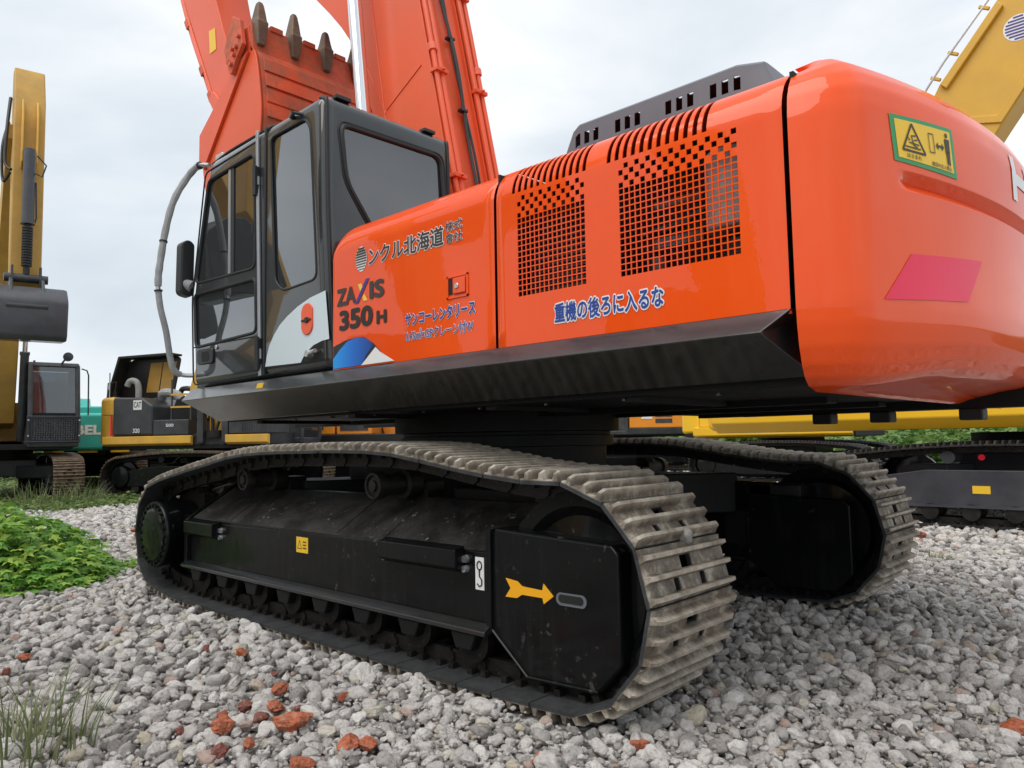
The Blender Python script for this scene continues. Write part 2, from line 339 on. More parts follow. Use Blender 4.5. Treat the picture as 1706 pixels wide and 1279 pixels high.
# soil and green cover further off: patches of the place itself
nz = N(t, 'ShaderNodeTexNoise', i_Scale=.5, i_Detail=6.); L(tcn.outputs['Object'], nz.inputs['Vector'])
sx = N(t, 'ShaderNodeSeparateXYZ'); L(tcn.outputs['Object'], sx.inputs[0])
def lin(a, bb, c, dd):   # a*x + b*y + c, over dd metres, with noise
    m1 = N(t, 'ShaderNodeMath', operation='MULTIPLY'); m1.inputs[1].default_value = a; L(sx.outputs[0], m1.inputs[0])
    m2 = N(t, 'ShaderNodeMath', operation='MULTIPLY_ADD'); m2.inputs[1].default_value = bb; L(sx.outputs[1], m2.inputs[0]); L(m1.outputs[0], m2.inputs[2])
    m3 = N(t, 'ShaderNodeMath', operation='MULTIPLY_ADD'); m3.inputs[1].default_value = 3.; L(nz.outputs[0], m3.inputs[0]); L(m2.outputs[0], m3.inputs[2])
    mr = N(t, 'ShaderNodeMapRange'); mr.inputs[1].default_value = c; mr.inputs[2].default_value = c + dd; L(m3.outputs[0], mr.inputs[0]); return mr
g1 = lin(-1., 0., 11.0, 1.2); g2 = lin(-.6, 1., 16.5, 1.5)
gx = N(t, 'ShaderNodeMath', operation='MAXIMUM'); L(g1.outputs[0], gx.inputs[0]); L(g2.outputs[0], gx.inputs[1])
gc = ramp(t, [(.3, (.05, .075, .02)), (.6, (.09, .13, .035)), (.8, (.14, .15, .06))]); L(nz.outputs[0], gc.inputs[0])
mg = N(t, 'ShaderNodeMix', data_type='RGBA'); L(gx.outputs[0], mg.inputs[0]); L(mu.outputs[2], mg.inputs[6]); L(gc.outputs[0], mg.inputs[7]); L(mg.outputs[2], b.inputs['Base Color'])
b.inputs['Roughness'].default_value = .9
bp = N(t, 'ShaderNodeBump', i_Strength=.8, i_Distance=.03); iv = N(t, 'ShaderNodeMath', operation='SUBTRACT'); iv.inputs[0].default_value = 1; L(vo.outputs['Distance'], iv.inputs[1]); L(iv.outputs[0], bp.inputs['Height']); L(bp.outputs[0], b.inputs['Normal'])
def gz(x, y):
    d = math.hypot(x - 1, y + 1)
    return .02 * noise.noise((x * .35, y * .35, 0)) * min(1, d / 6) * (1 if d < 60 else 0) - .012
gxs = [-900, -300, -120, -60] + [-36 + 1. * i for i in range(73)] + [60, 120, 300, 900]
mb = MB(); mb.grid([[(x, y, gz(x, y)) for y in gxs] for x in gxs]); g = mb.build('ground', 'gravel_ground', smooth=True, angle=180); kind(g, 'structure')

# ================================================================== the orange excavator (axes: -x front, -y left side, swing centre at origin)
EX = thing('excavator', 'large orange excavator with dark cab and raised boom standing on the gravel in front', 'excavator')

# ---------------- tracks
def track_path(top_pts, xi, zi, ri, xs, zs, rs, zb):
    pts = []
    for a in range(-80, 91, 10): pts.append((xi + ri * math.cos(R(a)), zi + ri * math.sin(R(a))))
    pts += top_pts
    for a in range(95, 271, 12): pts.append((xs + rs * math.cos(R(a)), zs + rs * math.sin(R(a))))
    n = 14
    for i in range(1, n): pts.append((xs + .15 + (xi - .32 - xs - .15) * i / n, zb))
    return crom(pts, 6, True)
def resample(path, pitch):
    P = np.array(path); Q = np.vstack([P, P[:1]]); d = np.hypot(*(Q[1:] - Q[:-1]).T); s = np.concatenate([[0], np.cumsum(d)])
    n = int(round(s[-1] / pitch)); u = np.arange(n) * s[-1] / n
    return np.stack([np.interp(u, s, Q[:, 0]), np.interp(u, s, Q[:, 1])], 1)
def shoe_mesh(name, m, pitch, w, holes=True):
    """triple-grouser plate; local x along the track, y across, z outwards; mud holes cut through"""
    hx = pitch / 2 - .003; hw = w / 2
    xs = [-hx, -hx + .030, -.014, -.002, .010, .030, .060, hx]
    prof = [(-hx, .004), (-hx + .006, .012)]
    # top profile: plate with three bars
    bars = [-.082, -.006, .070]
    tp = [(-hx, .0)]
    for c in bars: tp += [(c - .017, .008), (c - .008, .044), (c + .006, .046), (c + .013, .008)]
    tp += [(hx - .004, .012), (hx, .0)]
    ys = [-hw, -hw + .03, -.15, -.115, -.075, -.04, .04, .075, .115, .15, hw - .03, hw]
    mb = MB(); P = []
    for (x, z) in tp:
        row = []
        for k, y in enumerate(ys):
            zz = z
            if k in (0, len(ys) - 1): zz = z * .72 if z > .02 else z - .004
            row.append((x, y, zz))
        P.append(row)
    def keep(i, j):
        if not holes: return True
        if i == 4 and j in (3, 7): return False
        if i == 8 and j in (4, 5, 6) : return j != 5 if False else (j not in (5,))
        return True
    mb.grid(P, keep=keep)
    lo = [[(x, y, -.014) for y in ys] for x, z in tp]
    mb.grid(lo, keep=keep)
    n = len(ys); m_ = len(tp); off = n * m_
    def side(a, b_): mb.f.append((a, b_, b_ + off, a + off)); mb.mi.append(0)
    for j in range(n - 1): side(j, j + 1); side((m_ - 1) * n + j, (m_ - 1) * n + j + 1)
    for i in range(m_ - 1): side(i * n, (i + 1) * n); side(i * n + n - 1, (i + 1) * n + n - 1)
    if holes:
        for (i, j) in ((4, 3), (4, 7), (8, 5)):
            q = [i * n + j, (i + 1) * n + j, (i + 1) * n + j + 1, i * n + j + 1]
            for k in range(4): side(q[k], q[(k + 1) % 4])
    return mb.mesh(name, m)
def link_geo(mb, p, q, yc, ww=.11, h=.075):
    """two link plates, a bushing and bolt heads between path points p and q (inside the shoe)"""
    p, q = np.array(p), np.array(q); d = (q - p) / np.linalg.norm(q - p); nrm = np.array([d[1], -d[0]]); c = (p + q) / 2; l = np.linalg.norm(q - p)
    M = Matrix(((d[0], 0, nrm[0]), (0, 1, 0), (d[1], 0, nrm[1])))
    for s in (-1, 1):
        cc = c - nrm * (.016 + h / 2); mb.obox((cc[0], yc + s * ww, cc[1]), (l * .93, .035, h), M)
        for e in (-.3, .3):
            bc = c + d * l * e - nrm * .028; mb.obox((bc[0], yc + s * (ww + .05), bc[1]), (.032, .03, .028), M)
    pc = p - nrm * .055; mb.cyl((pc[0], yc - ww - .03, pc[1]), (pc[0], yc + ww + .03, pc[1]), .028, n=8)
def make_track(parent, path, yc, pitch, shoe_me, chain_mat, flip=False):
    P = resample(path, pitch); n = len(P); mb = MB()
    for i in range(n): link_geo(mb, P[i], P[(i + 1) % n], yc)
    tr = mb.build('track', chain_mat, parent)
    for i in range(n):
        p, q = P[i], P[(i + 1) % n]; c = (p + q) / 2; d = (q - p) / np.linalg.norm(q - p); nr = np.array([d[1], -d[0]])
        X = Vector((d[0], 0, d[1])); Z = Vector((nr[0], 0, nr[1])); Y = Z.cross(X)
        j = random.uniform(-.004, .004)
        M = Matrix(((X.x, Y.x, Z.x, c[0]), (X.y, Y.y, Z.y, yc + j), (X.z, Y.z, Z.z, c[1]), (0, 0, 0, 1)))
        inst('track_shoe', shoe_me, tr, M)
    return tr
TOP = [(1.70, .945), (1.45, .972), (1.17, 1.012), (.95, 1.046), (.75, 1.066), (.5, 1.072), (.25, 1.074), (0, 1.070), (-.3, 1.068), (-.6, 1.058), (-.85, 1.036), (-1.1, .998), (-1.4, .952), (-1.7, .905)]
PATH = track_path(TOP, 1.885, .495, .450, -1.955, .46, .395, .036)
SHOE = shoe_mesh('track_shoe', 'shoe', .216, .60)
TY = 1.295
def carrier(parent, x, z, yc, sgn):
    mb = MB(); mb.lathe([(.02, -.170), (.030, -.168), (.032, -.155), (.055, -.152), (.058, -.165), (.070, -.165), (.075, -.15), (.075, -.11), (.060, -.10), (.060, .03), (.082, .04), (.082, .13), (.03, .135)] if sgn < 0 else [(.03, -.135), (.082, -.13), (.082, -.04), (.060, -.03), (.060, .1), (.075, .11), (.075, .15), (.070, .165), (.058, .165), (.055, .152), (.032, .155), (.030, .168), (.02, .170)], (x, yc, z), n=24)
    mb.obox((x + .02, yc - sgn * .20, z - .10), (.16, .12, .22))
    return mb.build('carrier_roller', 'greasy_steel', parent, smooth=True)
def side_under(sg):
    """one side of the undercarriage, sg = -1 near the camera, +1 far"""
    Y = lambda y: sg * y           # y given as distance outwards
    yc = sg * TY
    make_track(EX, PATH, yc, .216, SHOE, 'greasy_steel')
    # frame box: sloped top, side face, lower flange
    fr = MB()
    fr.prism([(-1.62, .262), (1.44, .262), (1.44, .612), (-1.62, .572)], 'y', Y(1.40), Y(1.478))
    fr.prism([(Y(1.38), .285), (Y(1.476), .285), (Y(1.476), .60), (Y(1.15), .80), (Y(1.06), .80), (Y(1.06), .285)], 'x', -1.60, 1.60)
    o = fr.build('track_frame', 'black_paint', EX, bevel=.008)
    d = MB(); d.prism([(Y(1.474), .6015), (Y(1.150), .8040), (Y(1.08), .8040), (Y(1.08), .79), (Y(1.2), .72), (Y(1.4), .6)], 'x', -1.595, 1.43)
    d.build('frame_top', 'black_top', o)
    for x in (-1.05, .20, .62):
        s = MB(); s.tube([(x, Y(1.465), .610), (x - .0, Y(1.155), .804)], .004, 6); s.build('weld_seam', 'black_top', o)
    f = MB(); f.prism([(Y(1.47), .252), (Y(1.535), .252), (Y(1.535), .272), (Y(1.495), .296), (Y(1.47), .296)], 'x', -1.66, 1.435); f.build('lower_flange', 'skirt_grey', o, bevel=.004)
    e = MB(); e.prism([(Y(1.51), .25), (Y(1.51), .585), (Y(1.40), .66), (Y(1.10), .84), (Y(1.06), .80), (Y(1.06), .25)], 'x', -1.665, -1.622); e.build('end_plate', 'black_paint', o, bevel=.006)
    # step brackets bolted to the side
    for x0, x1, lab in ((-1.60, -1.16, 'a'), (.68, 1.26, 'b')):
        z0 = .475 if x0 < 0 else .51; z1 = z0 + .10
        s = MB(); s.prism([(Y(1.478), z0), (Y(1.50), z0), (Y(1.545), z0 + .025), (Y(1.545), z1 + .005), (Y(1.478), z1 + .02)], 'x', x0, x1)
        q = s.build('step', 'black_paint', o, bevel=.006)
        for xx in (x0 + .02, x1 - .02):
            for dz in (.03, .075):
                c = MB(); c.cyl((xx + (.03 if xx > x0 + .1 else -.03), Y(1.478), z0 + dz - .015), (xx + (.03 if xx > x0 + .1 else -.03), Y(1.500), z0 + dz - .015), .019, .015, 10); c.build('bolt', 'zinc', q, smooth=True)
    # guard round the idler end
    G = [(1.432, .705), (1.46, .725), (2.09, .700), (2.125, .665), (2.125, .235), (2.018, .119), (1.642, .106), (1.432, .272)]
    gi_ = MB(); gi_.prism(G, 'y', Y(1.02), Y(1.09)); gi_.build('inner_guard', 'black_paint', EX, bevel=.014)
    gd = MB(); gd.prism(G, 'y', Y(1.36), Y(1.482)); go = gd.build('idler_guard', 'black_paint', EX, bevel=.018, seg=3)
    gt = MB(); gt.prism([(Y(1.46), .70), (Y(1.10), .80), (Y(1.06), .78), (Y(1.06), .66), (Y(1.40), .66)], 'x', 1.44, 1.80); gt.build('guard_top', 'black_top', go, bevel=.008)
    ri = MB(); ri.prism([(1.415, .262), (1.445, .262), (1.445, .72), (1.415, .70)], 'y', Y(1.10), Y(1.500)); ri.build('rib', 'black_paint', go, bevel=.005)
    ed = MB(); ed.tube([(1.438, Y(1.488), .28), (1.645, Y(1.486), .113), (2.015, Y(1.486), .126)], .007, 6); ed.build('weld_seam', 'black_paint', go)
    sl_ = MB(); sl_.prism([(1.835 + .026 * math.cos(a) + (.105 if math.cos(a) > 0 else 0), .462 + .026 * math.sin(a)) for a in np.linspace(0, 2 * math.pi, 20, endpoint=False)], 'y', Y(1.481), Y(1.486)); sl_.build('slot', 'hood_grey', go)  # raised pale ring, the slot's bright edge put in as colour
    sl2 = MB(); sl2.prism([(1.840 + .017 * math.cos(a) + (.095 if math.cos(a) > 0 else 0), .464 + .017 * math.sin(a)) for a in np.linspace(0, 2 * math.pi, 20, endpoint=False)], 'y', Y(1.483), Y(1.4875)); sl2.build('slot_shade', 'dark_cavity', go)  # dark plate on the uncut guard, painted shade of the slot
    # idler
    mb = MB(); mb.lathe([(.05, -.17), (.13, -.165), (.14, -.12), (.30, -.10), (.34, -.13), (.405, -.13), (.41, -.06), (.375, -.055), (.375, .055), (.41, .06), (.405, .13), (.34, .13), (.30, .10), (.14, .12), (.13, .165), (.05, .17)], (1.885, yc, .495), n=48)
    mb.build('idler', 'black_paint', EX, smooth=True)
    yk = MB(); yk.box(1.25, 2.0, Y(1.05) if sg > 0 else Y(1.16), Y(1.16) if sg > 0 else Y(1.05), .36, .60); yk.build('idler_yoke', 'black_under', EX, bevel=.01)
    # sprocket and final drive
    sp_ = MB(); n = 21; poly = []
    for i in range(n * 4):
        a = 2 * math.pi * i / (n * 4); r = (.37, .37, .325, .325)[i % 4]; poly.append((-1.955 + r * math.cos(a), .46 + r * math.sin(a)))
    sp_.prism(poly, 'y', Y(1.255), Y(1.335)); sp_.build('sprocket', 'greasy_steel', EX)
    fd = MB(); fd.lathe([(.30, -.42), (.30, -.30), (.235, -.29), (.235, -.03), (.242, -.02), (.242, 0), (.236, .012)][::1] if sg > 0 else [(.236, -.012), (.242, 0), (.242, .02), (.235, .03), (.235, .29), (.30, .30), (.30, .42)], (-1.975, Y(1.592), .465), n=40)
    fo = fd.build('final_drive', 'black_paint', EX, smooth=True)
    cv = MB(); cv.lathe([(.19, -.0), (.188, .006), (.17, .010)] if sg > 0 else [(.17, -.010), (.188, -.006), (.19, 0)], (-1.975, Y(1.606), .465), n=40); cv.build('hub_cover', 'black_paint', fo, smooth=True)
    for i in range(24):
        a = 2 * math.pi * i / 24; p = (-1.975 + .212 * math.cos(a), Y(1.603), .465 + .212 * math.sin(a))
        c = MB(); c.cyl(p, (p[0], Y(1.620), p[2]), .0115, n=6); c.build('bolt', 'black_paint', fo)
    # rollers
    rm = MB(); rm.lathe([(.02, -.19), (.045, -.188), (.05, -.175), (.075, -.17), (.105, -.165), (.105, -.12), (.085, -.11), (.085, .11), (.105, .12), (.105, .165), (.075, .17), (.05, .175), (.045, .188), (.02, .19)], (0, 0, 0), n=24)
    me = rm.mesh('track_roller', 'greasy_steel'); me.polygons.foreach_set('use_smooth', [True] * len(me.polygons)); me.set_sharp_from_angle(angle=R(35))
    for i in range(8):
        x = -1.45 + i * .39; inst('track_roller', me, EX, Matrix.Translation((x, yc, .205)))
        for s2 in (-.225, .145): k = MB(); k.prism([(x - .05, .17), (x + .05, .17), (x + .085, .248), (x - .085, .248)], 'y', yc + s2, yc + s2 + .08); k.build('roller_bracket', 'black_under', EX, bevel=.01)
    for x in (-.94, .50): carrier(EX, x, .880, yc - sg * .02, sg)
    return o, go
near_frame, near_guard = side_under(-1)
far_frame, far_guard = side_under(1)
# decals on the near frame
def flat_poly(name, poly, m, parent, y, lab=None):
    mb = MB(); mb.prism(poly, 'y', y, y + .003); o = mb.build(name, m, parent)
    if lab: o['label'] = lab
    return o
st = flat_poly('warning_sticker', [(-.195, .475), (-.07, .475), (-.07, .565), (-.195, .565)], 'sticker_yellow', near_frame, -1.4805, 'small yellow warning sticker on black track frame')
def tri_ring(mb, cx, cz, w, h, y, tk=.8):
    o_ = [(cx - w / 2, cz), (cx + w / 2, cz), (cx, cz + h)]; c = (cx, cz + h / 3); i_ = [(c[0] + (p[0] - c[0]) * tk, c[1] + (p[1] - c[1]) * tk) for p in o_]
    mb.add([(p[0], y, p[1]) for p in o_ + i_], [(0, 1, 4, 3), (1, 2, 5, 4), (2, 0, 3, 5)])
mb = MB(); tri_ring(mb, -.158, .497, .05, .052, -1.4822)
for k in range(3): mb.box(-.122, -.085, -1.4826, -1.482, .50 + k * .018, .506 + k * .018)
mb.build('pictogram', 'decal_black', st)
hk = flat_poly('hook_sticker', [(1.33, .44), (1.385, .44), (1.385, .585), (1.33, .585)], 'decal_white', near_frame, -1.4805, 'white sticker with a black hook sign')
mb = MB()
ring = [(1.3575 + .015 * math.cos(a), -1.4822, .548 + .019 * math.sin(a)) for a in np.linspace(0, 2 * math.pi, 16, endpoint=False)]
mb.tube(ring, .0035, 5, True); mb.tube([(1.3575, -1.4822, .529), (1.3575, -1.4822, .50), (1.373, -1.4822, .485), (1.372, -1.4822, .463), (1.357, -1.4822, .455), (1.343, -1.4822, .466)], .0035, 5)
mb.build('pictogram', 'decal_black', hk)
flat_poly('hook_sticker', [(-1.645, .495), (-1.605, .495), (-1.605, .565), (-1.645, .565)], 'decal_white', near_frame, -1.4805)
flat_poly('arrow_sticker', [(1.525, .512), (1.595, .505), (1.62, .487), (1.735, .483), (1.742, .512), (1.795, .466), (1.742, .428), (1.735, .452), (1.62, .452), (1.59, .434), (1.522, .432), (1.553, .472)], 'sticker_amber', near_guard, -1.4856, 'amber arrow sticker pointing at the slot')

# centre frame and swing bearing
cf = MB()
cf.prism([(-.75, -.72), (.75, -.72), (.75, .72), (-.75, .72)], 'z', .55, .98)
for sx_ in (-1, 1):
    for sy in (-1, 1):
        pts = [(sx_ * .45, sy * .55), (sx_ * .78, sy * .35), (sx_ * 1.35, sy * 1.08), (sx_ * .75, sy * 1.08)]
        cf.prism(pts, 'z', .58, .86)
cf.build('centre_frame', 'black_under', EX, bevel=.012)
mb = MB(); mb.lathe([(.70, .94), (.70, 1.07), (.75, 1.075), (.75, 1.14), (.73, 1.145), (.73, 1.165), (.79, 1.17), (.79, 1.30)], (.14, 0, 0), 'z', 64)
mb.build('swing_bearing', 'black_under', EX, smooth=True)

# ---------------- upper frame, skirts
uf = MB()
uf.box(-1.55, 2.84, -1.24, 1.24, 1.285, 1.40)
uf.box(-2.0, 2.55, -.42, -.30, 1.255, 1.42); uf.box(-2.0, 2.55, .30, .42, 1.255, 1.42)
UF = uf.build('upper_frame', 'black_under', EX, bevel=.006)
for k, (x, y0, y1) in enumerate([(-1.2, -1.2, -.45), (.0, -1.25, -.8), (1.15, -1.22, -.45), (2.0, -1.22, -.45), (2.0, .45, 1.22), (1.15, .45, 1.22)]):
    mb = MB(); mb.box(x, x + .07, y0, y1, 1.262, 1.292); mb.build('cross_member', 'black_under', UF, bevel=.004)
tail = MB(); tail.box(1.35, 3.20, .55, .63, 1.235, 1.34); tail.build('tail_rail', 'black_under', UF, bevel=.006)
mb = MB(); mb.box(1.35, 3.08, 1.16, 1.24, 1.25, 1.33); mb.build('tail_rail', 'black_under', UF, bevel=.006)
for x, y in ((2.10, .60), (2.42, .60), (2.86, .60)):
    mb = MB(); mb.box(x, x + .11, y - .06, y + .06, 1.175, 1.237); mb.build('rubber_block', 'rubber', UF, bevel=.01)
for i in range(9):
    mb = MB(); x = -1.2 + i * .45; mb.cyl((x, -1.16, 1.287), (x, -1.16, 1.274), .013, n=8); mb.build('bolt', 'skirt_grey', UF)
def skirt(sg):
    A = [(-1.66, 1.47, 1.530), (2.838, 1.47, 1.530)]; Bm = [(-1.66, 1.552, 1.440), (2.76, 1.552, 1.448)]; Cc = [(-1.60, 1.285, 1.290), (2.838, 1.285, 1.312)]; D = [(-1.60, 1.22, 1.34), (2.838, 1.22, 1.34)]; E = [(-1.66, 1.22, 1.530), (2.838, 1.22, 1.530)]
    nx = 30; rings = []
    vs = []
    for pr_ in (A, Bm, Cc, D, E):
        for q in pr_: vs.append((q[0], sg * q[1], q[2]))
    mb = MB(); mb.add(vs, [(0, 1, 3, 2), (2, 3, 5, 4), (4, 5, 7, 6), (6, 7, 9, 8), (8, 9, 1, 0), (0, 2, 4, 6, 8), (1, 3, 9), (3, 5, 7), (3, 7, 9)])
    return mb.build('side_skirt', 'skirt_grey', EX, bevel=.006)
skirt(-1); skirt(1)
flat_poly('sticker', [(-.60, 1.468), (-.52, 1.468), (-.50, 1.5), (-.58, 1.5)], 'sticker_yellow', EX, -1.5305).rotation_euler = (0, 0, 0)

# ---------------- side panels
PR = .18; ZC = 2.20; ZTOP = ZC + PR
def profile(full_rows):
    pr = [(YP + .012, 1.512), (YP, 1.527)] + [(YP, z) for z in full_rows]
    pr += [(YP + PR - PR * math.cos(R(a)), ZC + PR * math.sin(R(a))) for a in (4, 12, 22, 32, 42, 52, 62, 72, 82, 90)]
    pr += [(-1.20, ZTOP + .003), (-.90, ZTOP + .006)]
    return pr
# front service door (plain)
rows = [1.6 + .1 * i for i in range(6)] + [ZC]
pr = profile(rows)
xs = [.165, .167, .172, .18, .195, .215, .245, .285] + [.33 + .1 * i for i in range(11)] + [1.40, 1.462, 1.472]
def zt(x, z, y):
    q = .12; d = max(0, q - (x - .165)); drop = q - math.sqrt(max(0, q * q - d * d))
    z2 = z if z < 2.0 else 2.0 + (z - 2.0) * (ZTOP - drop - 2.0) / (ZTOP - 2.0)
    inn = max(0, .02 - (x - .165)); yy = y + (.02 - math.sqrt(max(0, .0004 - inn * inn)))
    e = max(0, x - 1.462) * .6; return (x, yy + e, z2)
mb = MB(); mb.grid([[zt(x, z, y) for (y, z) in pr] for x in xs]); FD = mb.build('service_door', 'orange', EX, smooth=True, angle=60, solid=.006)
mb = MB(); mb.box(.185, .192, -1.44, -.9, 1.53, 2.26); mb.build('door_side', 'orange', FD)
# engine door with punched grilles
PIT, HOLE = .0253, .0208
gl_x = [1.622 + i * PIT for i in range(15)]; gr_x = [2.168 + i * PIT for i in range(20)]; gz_ = [1.742 + i * PIT for i in range(18)]
slots = [(1.590 + i * .0362, .019) for i in range(12)] + [(2.112 + i * .0385, .020) for i in range(12)]
xl = {1.488: 0, 1.498: 0, 2.82: 0, 2.832: 0}
for x in gl_x + gr_x: xl[round(x, 5)] = 1; xl[round(x + HOLE, 5)] = 1
for x, w in slots: xl[round(x, 5)] = 1; xl[round(x + w, 5)] = 1
for x in (1.55, 2.07, 2.75): xl[x] = 1
xs = sorted(xl)
rows = [1.6, 1.68] + sorted([z for z in gz_] + [z + HOLE for z in gz_])
pr = profile(rows); row_ix = {}
def inhole(xm, zm, ym, k):
    for (gx_, nc) in ((gl_x, 15), (gr_x, 20)):
        c = int((xm - gx_[0]) // PIT)
        if 0 <= c < nc and (xm - gx_[0] - c * PIT) < HOLE:
            r = int((zm - gz_[0]) // PIT)
            if 0 <= r < 18 and (zm - gz_[0] - r * PIT) < HOLE and ym < YP + .004 and zm < ZC:
                if r < 14 or (r + c) % 2 == 0: return True
    return False
i_arc0 = 2 + len(rows)
def keep(i, j):
    xm = (xs[i] + xs[i + 1]) / 2; ym = (pr[j][0] + pr[j + 1][0]) / 2; zm = (pr[j][1] + pr[j + 1][1]) / 2
    if inhole(xm, zm, ym, j): return False
    if i_arc0 <= j < i_arc0 + 7:
        for x, w in slots:
            if x < xm < x + w: return False
    return True
mb = MB(); mb.grid([[(x, y + (.006 if x in (1.488, 2.832) else 0), z) for (y, z) in pr] for x in xs], keep=keep)
ED = mb.build('engine_door', 'orange', EX, smooth=True, angle=60, solid=.005)
mb = MB(); mb.box(1.475, 1.486, -1.44, -.9, 1.53, 2.34); mb.build('door_gap_seal', 'dark_cavity', ED)
# engine bay behind the grilles
mb = MB(); mb.box(.20, 2.83, -1.12, 1.45, 1.40, 2.36); mb.build('engine_bay', 'dark_cavity', EX)
mb = MB(); mb.box(.20, 2.83, -.90, 1.44, 2.362, 2.384); mb.build('roof_deck', 'orange', EX, bevel=.01)
mb = MB(); mb.box(.0, 2.83, 1.452, 1.478, 1.53, 2.34); mb.build('right_side_panel', 'orange', EX, bevel=.008)
mb = MB(); mb.cyl((2.60, -1.32, 1.86), (2.60, -1.32, 2.16), .125, n=24); mb.build('reservoir_tank', 'foam_grey', EX, bevel=.02)
mb = MB(); mb.cyl((2.62, -1.28, 1.62), (2.62, -1.28, 1.83), .135, n=24); mb.build('filter_housing', 'greasy_steel', EX, bevel=.02)
mb = MB(); mb.tube([(2.16, -1.30, 1.93), (2.35, -1.31, 1.95), (2.50, -1.30, 2.02)], .02, 8); mb.build('hose', 'skirt_grey', EX)
mb = MB(); mb.tube([(1.6, -1.3, 1.6), (1.6, -1.3, 2.2)], .03, 8); mb.build('strut', 'black_under', EX)
RC = MB(); RC.box(1.58, 2.02, -1.352, -1.30, 1.70, 2.17); RC = RC.build('radiator_core', 'black_under', EX)
for i in range(16):
    mb = MB(); z = 1.72 + i * .028; mb.box(1.59, 2.01, -1.358, -1.350, z, z + .008); mb.build('fin', 'charcoal', RC)
mb = MB(); mb.box(2.14, 2.46, -1.345, -1.30, 1.86, 1.90); mb.box(2.14, 2.46, -1.345, -1.30, 2.02, 2.05); mb.build('engine_bracket', 'skirt_grey', EX)
mb = MB(); mb.cyl((2.22, -1.28, 1.72), (2.22, -1.28, 1.84), .06, n=18); mb.build('oil_filter', 'skirt_grey', EX, bevel=.01)

# ---------------- grey hood with vent slots
HY = -.75
hb = [(1.18, 2.36), (1.385, 2.775), (1.42, 2.80), (2.33, 2.80), (2.46, 2.77), (2.62, 2.36)]
hp = MB(); y0 = HY
def hood_holes():
    out = []
    for gx0 in (1.40, 1.66, 1.96, 2.20):
        for k in range(3): out.append((gx0 + k * .060, gx0 + k * .060 + .034))
    return out
HH = hood_holes()
xl = sorted({1.18, 1.385, 1.42, 2.33, 2.46, 2.62} | {round(a, 4) for h in HH for a in h})
def ztop(x): return float(np.interp(x, [p[0] for p in hb], [p[1] for p in hb]))
vz = [0, .40, .745, .80, .90, 1.0]
P = []
for x in xl:
    zt_ = ztop(x); row = [(x, HY - .02 * (1 - v), 2.36 + (zt_ - 2.36) * v) for v in vz]
    row += [(x, HY + .015, zt_ + .014 if zt_ > 2.4 else zt_), (x, HY + .05, zt_ + .02 if zt_ > 2.4 else zt_), (x, HY + .14, zt_ + .022 if zt_ > 2.4 else zt_), (x, .0, zt_ + .024 if zt_ > 2.4 else zt_), (x, .5, zt_ + .01 if zt_ > 2.4 else zt_), (x, .55, 2.36)]
    P.append(row)
def keep(i, j):
    xm = (xl[i] + xl[i + 1]) / 2
    if any(a < xm < b_ for a, b_ in HH) and j in (2, 3, 7): return False
    return True
hp.grid(P, keep=keep); HO = hp.build('hood', 'hood_grey', EX, smooth=True, angle=50, solid=.004)
for x in (1.62, 2.28):
    mb = MB(); mb.box(x, x + .05, -.93, -.88, 2.385, 2.44); mb.tube([(x - .03, -.9, 2.44), (x + .02, -.9, 2.47), (x + .07, -.9, 2.45)], .012, 6); mb.build('latch', 'zinc', HO, bevel=.004)

# ---------------- counterweight
def cw_outline():
    pts = [(2.853, -1.478)]; Rr, xc, r = 3.8, -.5, .24
    yf = -1.478 + r; xf = xc + math.sqrt((Rr - r) ** 2 - yf ** 2); a1 = math.degrees(math.atan2(yf, xf - xc))
    for i in range(1, 15): a = R(-90 + (a1 + 90) * i / 14); pts.append((xf + r * math.cos(a), yf + r * math.sin(a)))
    for i in range(1, 61): a = R(a1 - 2 * a1 * i / 60); pts.append((xc + Rr * math.cos(a), Rr * math.sin(a)))
    for i in range(1, 15): a = R(-a1 + (90 + a1) * i / 14); pts.append((xf + r * math.cos(a), -yf + r * math.sin(a)))
    pts.append((2.853, 1.478)); return np.array(pts)
CO = cw_outline(); CS = np.concatenate([[0], np.cumsum(np.hypot(*(CO[1:] - CO[:-1]).T))])
INZ = [1.26, 1.275, 1.30, 1.34, 1.40, 1.47, 1.54, 2.19, 2.27, 2.33, 2.38, 2.42, 2.445, 2.46]
INV = [.22, .12, .075, .045, .02, .006, 0, 0, .012, .04, .08, .135, .20, .30]
def sst(a, b_, x): q = min(1, max(0, (x - a) / (b_ - a))); return q * q * (3 - 2 * q)
def cwp(s, z, off=0.):
    x, y = np.interp(s, CS, CO[:, 0]), np.interp(s, CS, CO[:, 1]); e = .02
    tx, ty = np.interp(s + e, CS, CO[:, 0]) - np.interp(s - e, CS, CO[:, 0]), np.interp(s + e, CS, CO[:, 1]) - np.interp(s - e, CS, CO[:, 1])
    l = math.hypot(tx, ty); nx, ny = ty / l, -tx / l
    s2 = CS[-1] - s
    gq = sst(.40, .50, s) * sst(.40, .50, s2)
    d = -np.interp(z, INZ, INV) + off - .032 * gq * max(0, 1 - abs(z - 1.965) / .034)
    lo = .05 * sst(.25, .9, min(s, s2)) * (1 - sst(1.26, 1.60, z)); hi = -.045 * (1 - sst(0, .32, min(s, s2))) * sst(2.0, 2.46, z)
    return (x + nx * d, y + ny * d, z + lo + hi)
zs = sorted(set(np.round(np.concatenate([np.interp(np.linspace(0, len(INZ) - 1, 70), range(len(INZ)), INZ), np.linspace(1.92, 2.01, 25)]), 4)))
ss_ = np.concatenate([np.linspace(0, .6, 50), np.linspace(.6, CS[-1] - .6, 50)[1:-1], np.linspace(CS[-1] - .6, CS[-1], 50)])
mb = MB(); P = [[cwp(s, z) for z in zs] for s in ss_]
mb.grid(P)
n = len(zs); m_ = len(ss_)
